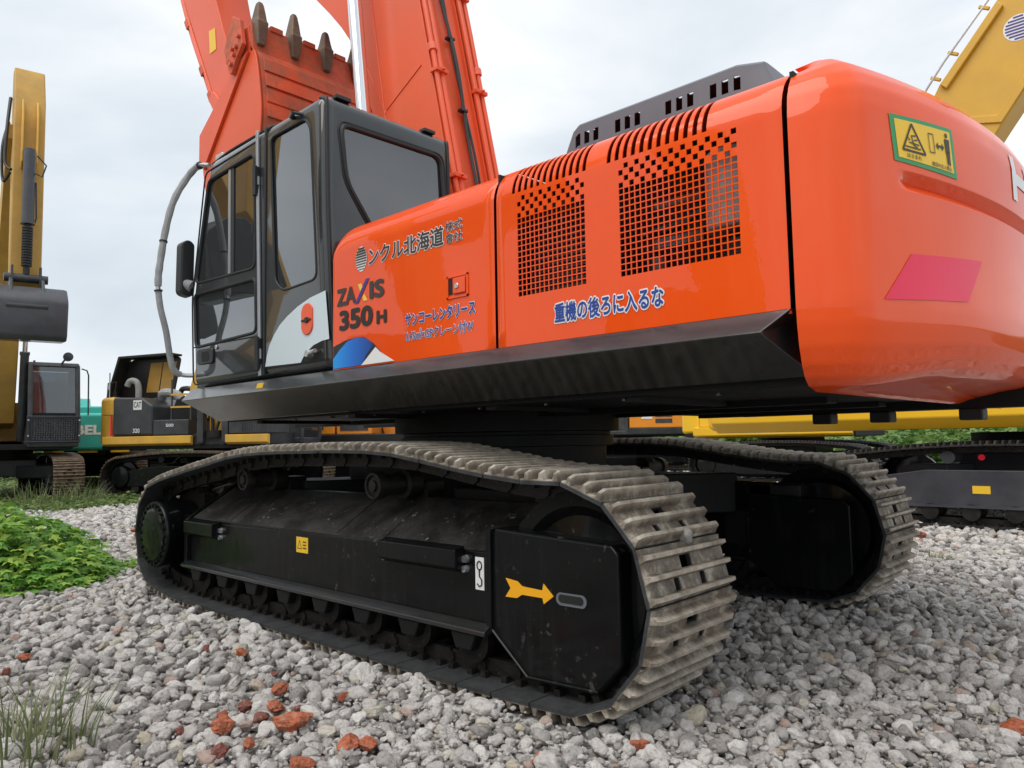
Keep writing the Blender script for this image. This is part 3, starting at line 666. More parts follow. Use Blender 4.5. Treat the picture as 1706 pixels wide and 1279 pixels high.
top = [i * n + n - 1 for i in range(m_)]; bot = [i * n for i in range(m_)]
mb.f += [tuple(top), tuple(bot[::-1]), tuple(range(n - 1, -1, -1)), tuple(range((m_ - 1) * n, m_ * n))]; mb.mi += [0] * 4
CWT = mb.build('counterweight', 'orange', EX, smooth=True, angle=40)
mb = MB(); mb.box(2.836, 2.850, -1.40, 1.40, 1.36, 2.36); mb.build('gap_seal', 'dark_cavity', CWT)
def cq(c, l):      # bilinear patch on the counterweight skin
    def fn(u, v, k=0):
        s = (c[0][0] * (1 - u) + c[1][0] * u) * (1 - v) + (c[3][0] * (1 - u) + c[2][0] * u) * v
        z = (c[0][1] * (1 - u) + c[1][1] * u) * (1 - v) + (c[3][1] * (1 - u) + c[2][1] * u) * v
        return cwp(s, z, .0024 + .0012 * (k + l))
    return fn
def patch(name, c, m, parent, l=0, nu=14, nv=8):
    f = cq(c, l); mb = MB(); mb.grid([[f(i / nu, j / nv) for j in range(nv + 1)] for i in range(nu + 1)]); return mb.build(name, m, parent, smooth=True, angle=180)
ST = [(.391, 2.026), (.774, 2.022), (.752, 2.205), (.372, 2.185)]
sg_ = patch('warning_sticker', ST, 'sticker_green', CWT); sg_['label'] = 'green-edged yellow sticker warning to keep clear'
f0 = cq(ST, 0)
def sub(u0, u1, v0, v1):
    def q(u, v):
        s = (ST[0][0] * (1 - u) + ST[1][0] * u) * (1 - v) + (ST[3][0] * (1 - u) + ST[2][0] * u) * v
        z = (ST[0][1] * (1 - u) + ST[1][1] * u) * (1 - v) + (ST[3][1] * (1 - u) + ST[2][1] * u) * v; return (s, z)
    return [q(u0, v0), q(u1, v0), q(u1, v1), q(u0, v1)]
patch('sticker_field', sub(.06, .94, .09, .91), 'sticker_yellow', sg_, 1)
mb = MB()
def uvpoly(poly): mb.add([f0(u, v, 3) for u, v in poly], [tuple(range(len(poly)))])
def uvline(a, b_, w=.012):
    d = np.array([(b_[0] - a[0]) * 2.1, b_[1] - a[1]]); d = d / np.linalg.norm(d); nx = np.array([-d[1] / 2.1, d[0]]) * w
    a, b_ = np.array(a), np.array(b_); uvpoly([tuple(a - nx), tuple(b_ - nx), tuple(b_ + nx), tuple(a + nx)])
T3 = [(.13, .28), (.47, .28), (.30, .86)]
for k in range(3): uvline(T3[k], T3[(k + 1) % 3], .022)
for a, b_ in (((.17, .36), (.40, .36)), ((.24, .46), (.38, .44)), ((.27, .60), (.34, .62)), ((.28, .58), (.30, .42)), ((.30, .42), (.35, .38)), ((.25, .50), (.22, .56)), ((.31, .52), (.36, .54))): uvline(a, b_, .014)
for a, b_ in (((.55, .38), (.55, .76)), ((.63, .38), (.63, .76)), ((.55, .38), (.63, .38)), ((.55, .76), (.63, .76))): uvline(a, b_, .010)
uvline((.68, .55), (.78, .55), .02); uvpoly([(.66, .55), (.70, .63), (.70, .47)]); uvpoly([(.80, .55), (.76, .47), (.76, .63)])
uvpoly([(.825, .46), (.895, .46), (.905, .74), (.82, .74)]); uvpoly([(.835, .22), (.855, .22), (.860, .48), (.832, .48)]); uvpoly([(.868, .22), (.888, .22), (.893, .48), (.863, .48)])
uvpoly([(.86 + .022 * math.cos(a), .815 + .05 * math.sin(a)) for a in np.linspace(0, 2 * math.pi, 10, endpoint=False)])
for kk, (txt, u0, u1, v0, v1) in enumerate((('はさまれ', .18, .40, .13, .22), ('旋回内立入禁止', .56, .90, .11, .20))):
    v, f = unit_text(txt, .012); mb.add([f0(u0 + a * (u1 - u0), v0 + c * (v1 - v0), 3) for a, c in v], f)
mb.build('pictogram', 'decal_black', sg_, fixn=False)
rp_ = patch('red_reflector', [(.300, 1.547), (.796, 1.575), (.930, 1.741), (.454, 1.712)], 'reflector_red', CWT); rp_['label'] = 'red parallelogram reflector film on the counterweight'
mb = MB()
for (s0, s1, z0, z1) in ((1.325, 1.385, 2.055, 2.245), (1.385, 1.55, 2.125, 2.175), (1.55, 1.61, 2.055, 2.245)):
    mb.grid([[cwp(s0 + (s1 - s0) * i / 4, z0 + (z1 - z0) * j / 3, .003) for j in range(4)] for i in range(5)])
mb.build('letter', 'decal_white', CWT, smooth=True, angle=180)

# ---------------- lettering and graphics on the doors
film('lettering', 'ンクル北海道', ('decal_brown', 'decal_white'), FD, on_panel(.525, 1.135, 2.070, 2.170), .022, .038)
film('lettering', '株式', ('decal_brown', 'decal_white'), FD, on_panel(1.148, 1.268, 2.128, 2.178), .008, .035)
film('lettering', '會社', ('decal_brown', 'decal_white'), FD, on_panel(1.148, 1.268, 2.070, 2.120), .008, .035)
mb = MB(); cx, cz, rx, rz = .455, 2.122, .052, .070
mb.add([(cx + rx * math.cos(a), YP - .002, cz + rz * math.sin(a)) for a in np.linspace(0, 2 * math.pi, 32, endpoint=False)], [tuple(range(32))]); lg = mb.build('emblem', 'decal_white', FD, fixn=False)
mb = MB()
for k in range(9):
    z = cz + rz * (.82 - k * .205); w = rx * math.sqrt(max(0, 1 - ((z - cz) / rz) ** 2)) * .97; h = .0062 - .0005 * k
    mb.add([(cx - w, YP - .0034, z - h), (cx + w, YP - .0034, z - h), (cx + w, YP - .0034, z + h), (cx - w, YP - .0034, z + h)], [(0, 1, 2, 3)])
mb.build('stripe_pattern', 'decal_brown', lg, fixn=False)
film('lettering', 'ZA', ('decal_brown',), FD, on_panel(.222, .405, 1.885, 1.985), .045)
film('lettering', 'IS', ('decal_brown',), FD, on_panel(.530, .662, 1.885, 1.985), .045)
def quad(name, pts, m, parent, y):
    mb = MB(); mb.add([(p[0], y, p[1]) for p in pts], [tuple(range(len(pts)))]); return mb.build(name, m, parent, fixn=False)
quad('slash_mark', [(.395, 1.878), (.425, 1.878), (.530, 2.005), (.498, 2.005)], 'decal_violet', FD, YP - .0036)
quad('slash_mark', [(.425, 1.985), (.458, 1.985), (.478, 1.950), (.455, 1.925)], 'decal_yellow', FD, YP - .0030)
quad('slash_mark', [(.465, 1.905), (.483, 1.925), (.515, 1.885), (.478, 1.885)], 'decal_yellow', FD, YP - .0030)
film('lettering', '350', ('decal_black',), FD, on_panel(.245, .560, 1.742, 1.858), .045)
film('lettering', 'H', ('decal_black',), FD, on_panel(.592, .680, 1.742, 1.815), .05)
film('lettering', 'サンコーレンタリース', ('decal_blue', 'decal_white'), FD, on_panel(.835, 1.350, 1.702, 1.768), .032, .042)
film('lettering', '0.45㎥×GPクレーン付W', ('decal_blue', 'decal_white'), FD, on_panel(.835, 1.335, 1.622, 1.680), .004, .045)
film('lettering', '重機の後ろに入るな', ('decal_blue', 'decal_white'), ED, on_panel(1.828, 2.358, 1.598, 1.682), .028, .07)
# corner graphic: dark, blue and white fields
quad('graphic', [(.185, 1.66), (.30, 1.685), (.40, 1.692), (.48, 1.688), (.57, 1.640), (.625, 1.595), (.44, 1.532), (.185, 1.532)], 'decal_black', FD, YP - .002)
gm2 = bpy.data.materials.new('decal_blue_fade'); gm2.use_nodes = True; MATS['decal_blue_fade'] = gm2
t = gm2.node_tree; b = t.nodes['Principled BSDF']; tcn = N(t, 'ShaderNodeTexCoord'); sx = N(t, 'ShaderNodeSeparateXYZ'); t.links.new(tcn.outputs['Object'], sx.inputs[0])
mr = N(t, 'ShaderNodeMapRange'); mr.inputs[1].default_value = .18; mr.inputs[2].default_value = .58; t.links.new(sx.outputs[0], mr.inputs[0])
rp = ramp(t, [(0, (.01, .35, .85)), (.45, (.008, .16, .62)), (1, (.004, .03, .22))]); t.links.new(mr.outputs[0], rp.inputs[0]); t.links.new(rp.outputs[0], b.inputs['Base Color']); b.inputs['Roughness'].default_value = .35
quad('graphic', [(.185, 1.590), (.25, 1.638), (.32, 1.676), (.40, 1.690), (.48, 1.686), (.545, 1.655), (.565, 1.635), (.50, 1.585), (.455, 1.534), (.185, 1.534)], 'decal_blue_fade', FD, YP - .0032)
quad('graphic', [(.455, 1.534), (.585, 1.622), (.625, 1.592), (.745, 1.534)], 'decal_white', FD, YP - .0044)
# door handle
hd = MB(); z0, z1 = 1.795, 1.905; x0, x1 = 1.155, 1.305
for (a, b_, c, d) in ((x0, x1, z0, z0 + .008), (x0, x1, z1 - .008, z1), (x0, x0 + .01, z0, z1), (x1 - .01, x1, z0, z1)): hd.box(a, b_, YP - .006, YP - .0005, c, d)
H_ = hd.build('handle', 'orange', FD)
mb = MB(); mb.box(x0 + .012, x0 + .045, YP - .0025, YP - .0012, z0 + .02, z1 - .012); mb.build('handle_recess', 'dark_cavity', H_)
mb = MB(); mb.box(x0 + .048, x1 - .016, YP - .012, YP - .001, z0 + .018, z1 - .014); mb.build('handle_paddle', 'orange', H_, bevel=.008)
mb = MB(); mb.cyl((1.235, YP - .011, 1.850), (1.235, YP - .018, 1.850), .014, n=16); mb.build('lock', 'zinc', H_, bevel=.003)

# ---------------- cab
def temp(mb, bevel=0):
    o = bpy.data.objects.new('tmp', mb.mesh('tmp', 'cab_paint')); COL.objects.link(o)
    if bevel:
        md = o.modifiers.new('b', 'BEVEL'); md.width = bevel; md.segments = 5; md.limit_method = 'ANGLE'; md.angle_limit = R(30)
    return o
YL, YR_ = -1.462, -.43
side = [(-1.67, 1.530), (-1.715, 2.20), (-1.665, 2.45), (-1.47, 3.16), (-1.42, 3.215), (.055, 3.225), (.070, 2.5), (.140, 1.535)]
co = MB(); co.prism(side, 'y', YL, YR_); shell = temp(co, .075)
ci = MB(); ci.prism([(-1.62, 1.58), (-1.66, 2.20), (-1.61, 2.44), (-1.43, 3.12), (-1.40, 3.16), (.0, 3.17), (.012, 2.5), (.08, 1.58)], 'y', YL + .05, YR_ - .05); inner = temp(ci)
WIN = {
 'door_upper': rounded([(-1.455, 3.055), (-.775, 3.075), (-.750, 2.285), (-1.645, 2.315)], .06),
 'door_lower': rounded([(-1.660, 2.235), (-.748, 2.215), (-.730, 1.850), (-1.628, 1.835)], .05),
 'quarter': rounded([(-.565, 3.115), (-.15, 3.115), (-.085, 3.04), (-.01, 2.09), (-.40, 2.075), (-.50, 2.15)], .06),
}
REAR = rounded([(-1.345, 3.055), (-.535, 3.065), (-.49, 2.45), (-1.09, 2.40), (-1.305, 2.70)], .07)
cutters = [inner]
for k, p in WIN.items():
    c = MB(); c.prism(p, 'y', YL - .2, YL + .2); cutters.append(temp(c))
c = MB(); c.prism(REAR, 'x', -.2, .3); cutters.append(temp(c))
c = MB(); c.prism(rounded([(-1.40, 3.10), (-.60, 3.10), (-.60, 1.75), (-1.40, 1.75)], .05), 'x', -1.9, -1.2); cutters.append(temp(c))
c = MB(); c.prism(rounded([(-1.30, 3.05), (-.2, 3.05), (-.2, 2.1), (-1.5, 2.1)], .05), 'y', YR_ - .2, YR_ + .2); cutters.append(temp(c))
for c in cutters:
    md = shell.modifiers.new('cut', 'BOOLEAN'); md.operation = 'DIFFERENCE'; md.object = c; md.solver = 'EXACT'
dg = bpy.context.evaluated_depsgraph_get(); me = bpy.data.meshes.new_from_object(shell.evaluated_get(dg)); me.name = 'cab'
for o in [shell] + cutters: bpy.data.objects.remove(o)
me.polygons.foreach_set('use_smooth', [True] * len(me.polygons)); me.set_sharp_from_angle(angle=R(28))
CAB = bpy.data.objects.new('cab', me); COL.objects.link(CAB); CAB.parent = EX
def pane(name, poly, ax, a, b_, mt='cab_glass'):
    mb = MB(); mb.prism(poly, ax, a, b_); return mb.build(name, mt, CAB)
def scale_poly(p, k, d=0):
    c = np.mean(p, 0); return [tuple(c + (np.array(q) - c) * k) for q in p]
def seal(name, poly, fn, r=.011, m='rubber'):
    mb = MB(); mb.tube([fn(*p) for p in poly], r, 6, True); return mb.build(name, m, CAB, smooth=True)
for k, p in WIN.items():
    pane('window', scale_poly(p, 1.01), 'y', YL + .012, YL + .018)
    seal('window_seal', p, lambda x, z: (x, YL + .002, z), .012 if k != 'quarter' else .009)
pane('window', scale_poly(REAR, 1.01), 'x', .045, .051)
def rearx(z): return float(np.interp(z, [1.535, 2.5, 3.225], [.140, .070, .055]))
seal('window_seal', REAR, lambda y, z: (rearx(z) + .002, y, z), .016)
seal('window_seal', scale_poly(REAR, 1.06), lambda y, z: (rearx(z) + .001, y, z), .006)
pane('window', [(-1.40, 3.10), (-.60, 3.10), (-.60, 1.75), (-1.40, 1.75)], 'x', -1.60, -1.594, 'clear_glass')
pane('window', [(-1.42, 3.08), (-.18, 3.08), (-.18, 2.08), (-1.62, 2.08)], 'y', YR_ - .03, YR_ - .024, 'clear_glass')
# sliding window bars in the door
mb = MB(); mb.prism([(-1.150, 3.06), (-1.118, 3.06), (-1.105, 2.30), (-1.140, 2.30)], 'y', YL + .002, YL + .011); mb.build('window_bar', 'silver_trim', CAB)
mb = MB(); mb.prism([(-1.112, 3.06), (-1.075, 3.06), (-1.062, 2.30), (-1.100, 2.30)], 'y', YL + .004, YL + .011); mb.build('window_bar', 'plastic_black', CAB)
mb = MB(); mb.box(-.80, -.785, YL - .004, YL + .010, 2.52, 2.60); mb.build('window_latch', 'plastic_black', CAB)
# door outline seam, sill seam, roof gutters
seal('door_seam', rounded([(-1.505, 3.125), (-.705, 3.145), (-.668, 1.575), (-1.655, 1.560), (-1.695, 2.20)], .06), lambda x, z: (x, YL - .0005, z), .006)
mb = MB(); mb.tube([(-1.66, YL - .001, 1.838), (-.70, YL - .001, 1.822)], .005, 6); mb.build('door_seam', 'rubber', CAB)
mb = MB(); mb.tube(crom([(-1.46, YL + .035, 3.19), (-1.2, YL + .033, 3.212), (-.72, YL + .033, 3.214)], 6), .010, 6); mb.build('roof_gutter', 'rubber', CAB, smooth=True)
for yy, x0_, in ((YL + .030, .035), (YR_ - .03, .035)):
    mb = MB(); mb.tube(crom([(-.02, yy, 3.212), (.028, yy, 3.188), (.050, yy - .004, 3.12), (.062, yy, 2.5), (.128, yy, 1.56)], 6), .013, 8); mb.build('corner_seal', 'rubber', CAB, smooth=True)
mb = MB(); mb.tube(crom([(-.60, YL + .05, 3.222), (-.615, YL + .010, 3.19), (-.62, YL - .001, 3.10), (-.62, YL - .001, 2.2), (-.62, YL - .001, 1.56)], 6), .011, 8); mb.build('pillar_seam', 'rubber', CAB, smooth=True)
mb = MB(); mb.prism([(-.735, 3.205), (-.705, 3.205), (-.640, 1.555), (-.672, 1.555)], 'y', YL - .018, YL - .001); mb.build('door_trim', 'silver_trim', CAB, bevel=.005)
for z, dz, x in ((2.86, .10, -.715), (1.70, .11, -.668)):
    mb = MB(); mb.cyl((x, YL - .026, z - dz), (x - .004, YL - .026, z + dz), .017, n=10); mb.box(x - .02, x + .025, YL - .02, YL, z - dz * .9, z - dz * .3); mb.box(x - .02, x + .025, YL - .02, YL, z + dz * .3, z + dz * .9); mb.build('hinge', 'plastic_black', CAB, smooth=True)
# door handle
mb = MB(); mb.prism(rounded([(-1.585, 1.815), (-1.33, 1.808), (-1.325, 1.695), (-1.575, 1.700)], .035), 'y', YL - .014, YL - .0005); dh = mb.build('door_handle', 'plastic_black', CAB, bevel=.008)
mb = MB(); mb.prism(rounded([(-1.50, 1.79), (-1.39, 1.787), (-1.385, 1.715), (-1.495, 1.718)], .02), 'y', YL - .0155, YL - .0142); mb.build('handle_recess', 'dark_cavity', dh)
mb = MB(); mb.cyl((-1.285, YL, 1.805), (-1.285, YL - .012, 1.805), .016, n=14); mb.build('key_lock', 'zinc', CAB, bevel=.003)
# white arc graphic, fuel cap cover, bolt and latch
arc_o = [(-.605, 1.612), (-.585, 1.68), (-.555, 1.745), (-.50, 1.805), (-.43, 1.86), (-.34, 1.905), (-.22, 1.95), (-.08, 1.985), (.085, 2.005)]
arc_i = [(.125, 1.715), (.05, 1.712), (-.04, 1.695), (-.10, 1.668), (-.15, 1.635), (-.18, 1.602)]
quad('graphic', arc_o + arc_i, 'ice_white', CAB, YL - .003)
mb = MB(); mb.prism([(-.105 + .062 * math.cos(a), 1.848 + (.052 if math.sin(a) > 0 else -.03) + .055 * math.sin(a)) for a in np.linspace(0, 2 * math.pi, 28, endpoint=False)], 'y', YL - .012, YL - .002); fc = mb.build('filler_cover', 'orange', CAB, bevel=.006)
mb = MB(); mb.box(-.155, -.055, YL - .020, YL - .011, 1.845, 1.858); mb.box(-.115, -.085, YL - .022, YL - .011, 1.835, 1.868); mb.build('latch', 'decal_black', fc, bevel=.003)
mb = MB(); mb.cyl((-.07, YL, 1.645), (-.07, YL - .035, 1.645), .026, .02, 16); mb.cyl((-.07, YL - .02, 1.645), (.02, YL - .03, 1.655), .013, n=10); mb.build('grease_fitting', 'zinc', CAB, smooth=True)
# roof fittings
mb = MB(); mb.box(-.02, .04, -1.36, -1.25, 3.222, 3.248); mb.build('roof_bracket', 'plastic_black', CAB, bevel=.005)
mb = MB(); mb.box(-.02, .04, -.66, -.56, 3.222, 3.246); mb.build('roof_bracket', 'plastic_black', CAB, bevel=.005)
mb = MB(); mb.box(-.78, -.62, YL + .06, YL + .16, 3.21, 3.25); mb.build('roof_bracket', 'plastic_black', CAB, bevel=.01)
mb = MB(); mb.box(-1.44, -1.33, YL + .04, YL + .12, 3.2, 3.25); mb.build('roof_bracket', 'zinc', CAB, bevel=.008)
mb = MB(); mb.cyl((-.30, YL - .002, 3.172), (-.21, YL - .045, 3.158), .017, .012, 10); mb.cyl((-.21, YL - .045, 3.158), (-.17, YL + .02, 3.15), .011, n=8); mb.build('coat_hook', 'plastic_black', CAB, smooth=True)
# seat and console dimly seen through the tinted glass
mb = MB(); mb.box(-.85, -.35, -1.2, -.75, 1.60, 2.05); mb.prism([(-.45, 2.0), (-.25, 2.0), (-.12, 2.75), (-.28, 2.78)], 'y', -1.2, -.75); mb.build('seat', 'dark_cavity', CAB, bevel=.05, seg=3)
# handrail with grey foam padding, mirror
hr = crom([(-1.46, -1.455, 3.175), (-1.60, -1.475, 3.20), (-1.69, -1.52, 3.12), (-1.70, -1.61, 2.93), (-1.70, -1.665, 2.70), (-1.70, -1.700, 2.45), (-1.70, -1.712, 2.30), (-1.70, -1.695, 2.13), (-1.70, -1.650, 1.95), (-1.70, -1.615, 1.75), (-1.70, -1.585, 1.665), (-1.695, -1.53, 1.635), (-1.67, -1.462, 1.632)], 6)
mb = MB(); mb.tube(hr, .016, 8); HR = mb.build('handrail', 'zinc', EX, smooth=True)
k0, k1, k2 = 5, 38, 66
mb = MB(); mb.tube(hr[k0:k1], [.025 + .0015 * math.sin(i * 1.7) for i in range(k1 - k0)], 10); mb.build('foam_sleeve', 'foam_grey', HR, smooth=True)
mb = MB(); mb.tube(hr[k1:k2], .0225, 10); mb.build('foam_sleeve', 'foam_grey', HR, smooth=True)
for i in (k0, k1 - 12, k1): mb = MB(); p = Vector(hr[i]); q = Vector(hr[i + 1]); mb.cyl(p, p + (q - p).normalized() * .012, .029, n=12); mb.build('clip', 'plastic_black', HR)
mb = MB(); mb.prism(rounded([(-1.56, 2.24), (-1.46, 2.22), (-1.455, 2.63), (-1.50, 2.66), (-1.555, 2.63)], .04), 'x', -1.80, -1.70); MI = mb.build('mirror', 'plastic_black', EX, bevel=.02, seg=3)
MI.data.transform(Matrix.Translation((-.0, .01, 0)))
mb = MB(); mb.cyl((-1.69, -1.47, 2.30), (-1.74, -1.52, 2.33), .045, .035, 14); mb.build('mirror_mount', 'foam_grey', MI, smooth=True)

# ---------------- boom
BY = .25
boom_poly = [(-.02, 2.30), (-.125, 2.90), (-.48, 4.52), (-.78, 5.75), (-1.10, 6.35), (-1.65, 6.80), (-4.55, 8.35), (-4.85, 8.25), (-4.85, 7.95), (-4.6, 7.75), (-1.94, 5.17), (-1.72, 4.945), (-1.55, 4.755), (-1.43, 4.60), (-1.335, 4.44), (-1.27, 4.25), (-1.185, 4.05), (-1.03, 3.65), (-.88, 3.0), (-.70, 2.35), (-.40, 1.95), (-.15, 1.95)]
mb = MB(); mb.prism(boom_poly, 'y', -BY, BY); BO = mb.build('boom', 'orange_matt', EX, bevel=.006)
# raised edge flange on the left plate, weld lines
fl = [(-1.175, 4.02), (-1.28, 4.25), (-1.34, 4.44), (-1.30, 4.75), (-1.40, 5.3), (-1.28, 5.3), (-1.15, 4.75), (-1.10, 4.3), (-1.02, 3.95), (-.86, 3.4), (-.80, 3.0), (-.87, 3.0), (-.97, 3.4), (-1.05, 3.75)]
mb = MB(); mb.tube([(-.905, -BY - .002, 3.80), (-.47, -BY - .002, 4.02)], .005, 5); mb.tube([(-.92, -BY - .002, 3.78), (-1.22, -BY - .002, 4.35)], .005, 5); mb.tube([(-.80, -BY - .002, 3.2), (-.935, -BY - .002, 3.80), (-1.07, -BY - .002, 4.6), (-1.20, -BY - .002, 5.3)], .006, 5); mb.build('weld_seam', 'orange_matt', BO, smooth=True)
def bx(z): return float(np.interp(z, [2.3, 2.9, 4.52, 5.75], [-.02, -.125, -.48, -.78]))
for k, (y, r) in enumerate(((-.245, .020), (-.190, .026), (.165, .024), (.225, .020))):
    off = .045 if k in (0, 3) else .04
    mb = MB(); mb.tube([(bx(z) + off, y, z) for z in np.linspace(2.35, 5.7, 14)], r, 10); mb.build('hydraulic_pipe', 'orange_matt', BO, smooth=True)
mb = MB(); mb.tube(crom([(bx(z) + .055 + .012 * math.sin(z * 5), -.045 + .022 * math.sin(z * 2.1), z) for z in np.linspace(2.35, 5.7, 16)], 4), .014, 8); mb.build('hose', 'hose', BO, smooth=True)
mb = MB(); mb.tube(crom([(bx(z) + .045 + .010 * math.cos(z * 4), -.015 + .02 * math.sin(z * 2.3 + .4), z) for z in np.linspace(2.35, 5.7, 16)], 4), .010, 8); mb.build('hose', 'hose', BO, smooth=True)
for z in (2.95, 3.65, 4.28, 4.85):
    mb = MB(); mb.obox((bx(z) + .045, -.03, z), (.05, .07, .022)); mb.build('hose_clip', 'plastic_black', BO, bevel=.004)
for y0, y1, z in ((-.275, -.155, 3.92), (-.275, -.155, 3.05), (.135, .255, 3.88), (.135, .255, 2.98), (-.275, -.155, 4.75), (.135, .255, 4.75)):
    mb = MB(); mb.obox((bx(z) + .045, (y0 + y1) / 2, z), (.085, y1 - y0, .03)); mb.cyl((bx(z) + .08, (y0 + y1) / 2, z), (bx(z) + .11, (y0 + y1) / 2, z + .005), .012, n=6); mb.build('pipe_clamp', 'orange_matt', BO, bevel=.004)
for y, z in ((-.245, 4.12), (.225, 4.08)):
    mb = MB(); mb.cyl((bx(z - .03) + .045, y, z - .03), (bx(z + .03) + .045, y, z + .03), .034, n=6); mb.build('pipe_union', 'orange_matt', BO)
for y in (-.05, .07):
    mb = MB(); mb.prism([(bx(2.35) , 2.35), (bx(2.35) + .05, 2.35), (bx(5.6) + .05, 5.6), (bx(5.6), 5.6)], 'y', y + .05, y + .062); mb.build('stiffener', 'orange_matt', BO)
# boom cylinders
for sg in (-1, 1):
    y = sg * .40
    a = Vector((-.62, y, 1.75)); dirv = Vector((-.075, 0, 1)).normalized()
    mb = MB(); p0 = Vector((-.80, y, 2.0)); top_ = Vector((-1.205, y, 5.30))
    d = (top_ - p0).normalized()
    mb.cyl(p0 + d * 1.0, top_, .060, n=24); BC = mb.build('boom_cylinder', 'chrome', EX, smooth=True)
    mb = MB(); mb.cyl(p0, p0 + d * 1.05, .095, n=24); mb.build('cylinder_barrel', 'orange_matt', BC, smooth=True)
    mb = MB(); mb.cyl((top_.x, sg * .24, top_.z), (top_.x, sg * .50, top_.z), .10, n=24); mb.build('cylinder_eye', 'orange_matt', BC, smooth=True)

# ---------------- arm
arm_poly = [(-4.93, 6.50), (-4.05, 4.95), (-3.80, 4.55), (-3.52, 4.40), (-3.42, 4.55), (-3.50, 4.85), (-3.72, 5.36), (-4.06, 6.10), (-4.55, 7.6), (-4.75, 8.6), (-5.3, 8.9), (-5.6, 8.5)]
mb = MB(); mb.prism(arm_poly, 'y', -.21, .21); AR = mb.build('arm', 'orange_matt', EX, bevel=.008)
mb = MB(); mb.prism([(-4.18, 5.52), (-4.03, 5.52), (-4.06, 5.78), (-4.21, 5.80)], 'y', -.2155, -.212); mb.build('warning_sticker', 'sticker_yellow', AR)
mb = MB(); ln = [(-5.02, -.19, 6.62), (-4.72, -.19, 6.02), (-4.43, -.19, 5.52), (-4.12, -.19, 4.98)]; mb.tube(crom(ln, 5), .025, 8); mb.tube(crom([(x - .06, y + .02, z - .02) for x, y, z in ln], 5), .018, 8); mb.build('hydraulic_pipe', 'orange_matt', AR, smooth=True)
for p in ((-4.77, 6.12), (-4.36, 5.40), (-4.14, 5.02)):
    mb = MB(); mb.obox((p[0] - .03, -.19, p[1]), (.14, .07, .06), Matrix.Rotation(R(60), 3, 'Y')); mb.build('pipe_clamp', 'orange_worn', AR, bevel=.006)
# bucket link
mb = MB(); mb.prism([(-4.02, 4.9), (-3.92, 4.98), (-3.2, 4.3), (-3.25, 4.12), (-3.4, 4.1)], 'y', -.30, -.25); mb.prism([(-4.02, 4.9), (-3.92, 4.98), (-3.2, 4.3), (-3.25, 4.12), (-3.4, 4.1)], 'y', .25, .30); mb.build('bucket_link', 'orange_matt', EX, bevel=.01)

# ---------------- bucket
BW = .75
floor_o = crom([(-2.20, 4.64), (-2.115, 4.53), (-2.05, 4.25), (-2.02, 3.95), (-2.10, 3.58), (-2.34, 3.28), (-2.68, 3.18), (-2.98, 3.36), (-3.12, 3.72), (-3.15, 4.02)], 4)
mb = MB(); BK = None
inn = []
for i, p in enumerate(floor_o):
    a, b_ = np.array(floor_o[max(i - 1, 0)]), np.array(floor_o[min(i + 1, len(floor_o) - 1)]); d = (b_ - a) / np.linalg.norm(b_ - a); nr = np.array([-d[1], d[0]]) * -1
    inn.append((p[0] + nr[0] * .03, p[1] + nr[1] * .03))
mb.prism(floor_o + inn[::-1], 'y', -BW + .01, BW - .01)
BK = mb.build('bucket', 'orange_worn', EX)
plate = floor_o + [(-3.15, 4.10), (-2.46, 4.52), (-2.50, 4.70), (-2.44, 4.86), (-2.26, 4.85)]
for sg in (-1, 1):
    mb = MB(); mb.prism(plate, 'y', sg * BW, sg * (BW - .03)); mb.build('side_plate', 'orange_matt', BK, bevel=.004)
    band = [(-2.205, 4.63), (-2.30, 4.70), (-2.47, 4.50), (-3.15, 4.09), (-3.15, 3.82), (-3.10, 3.80), (-2.60, 4.24), (-2.30, 4.53)]
    mb = MB(); mb.prism([(-2.215, 4.60), (-2.46, 4.53), (-3.155, 4.10), (-3.155, 3.85), (-3.06, 3.74)], 'y', sg * (BW + .002), sg * (BW + .028)); mb.build('edge_plate', 'orange_matt', BK, bevel=.004)
    mb = MB(); mb.prism([(-2.23, 4.66), (-2.285, 4.90), (-2.42, 4.985), (-2.58, 4.72), (-2.47, 4.46), (-2.43, 4.45), (-2.35, 4.55)], 'y', sg * (BW + .030), sg * (BW + .070)); sc = mb.build('side_cutter', 'orange_worn', BK, bevel=.006)
    for p in ((-2.285, 4.74), (-2.33, 4.66), (-2.37, 4.60), (-2.42, 4.53), (-2.46, 4.56), (-2.40, 4.66)):
        c = MB(); c.cyl((p[0], sg * (BW + .07), p[1]), (p[0], sg * (BW + .098), p[1]), .022, n=8); c.build('bolt', 'orange_worn', sc)
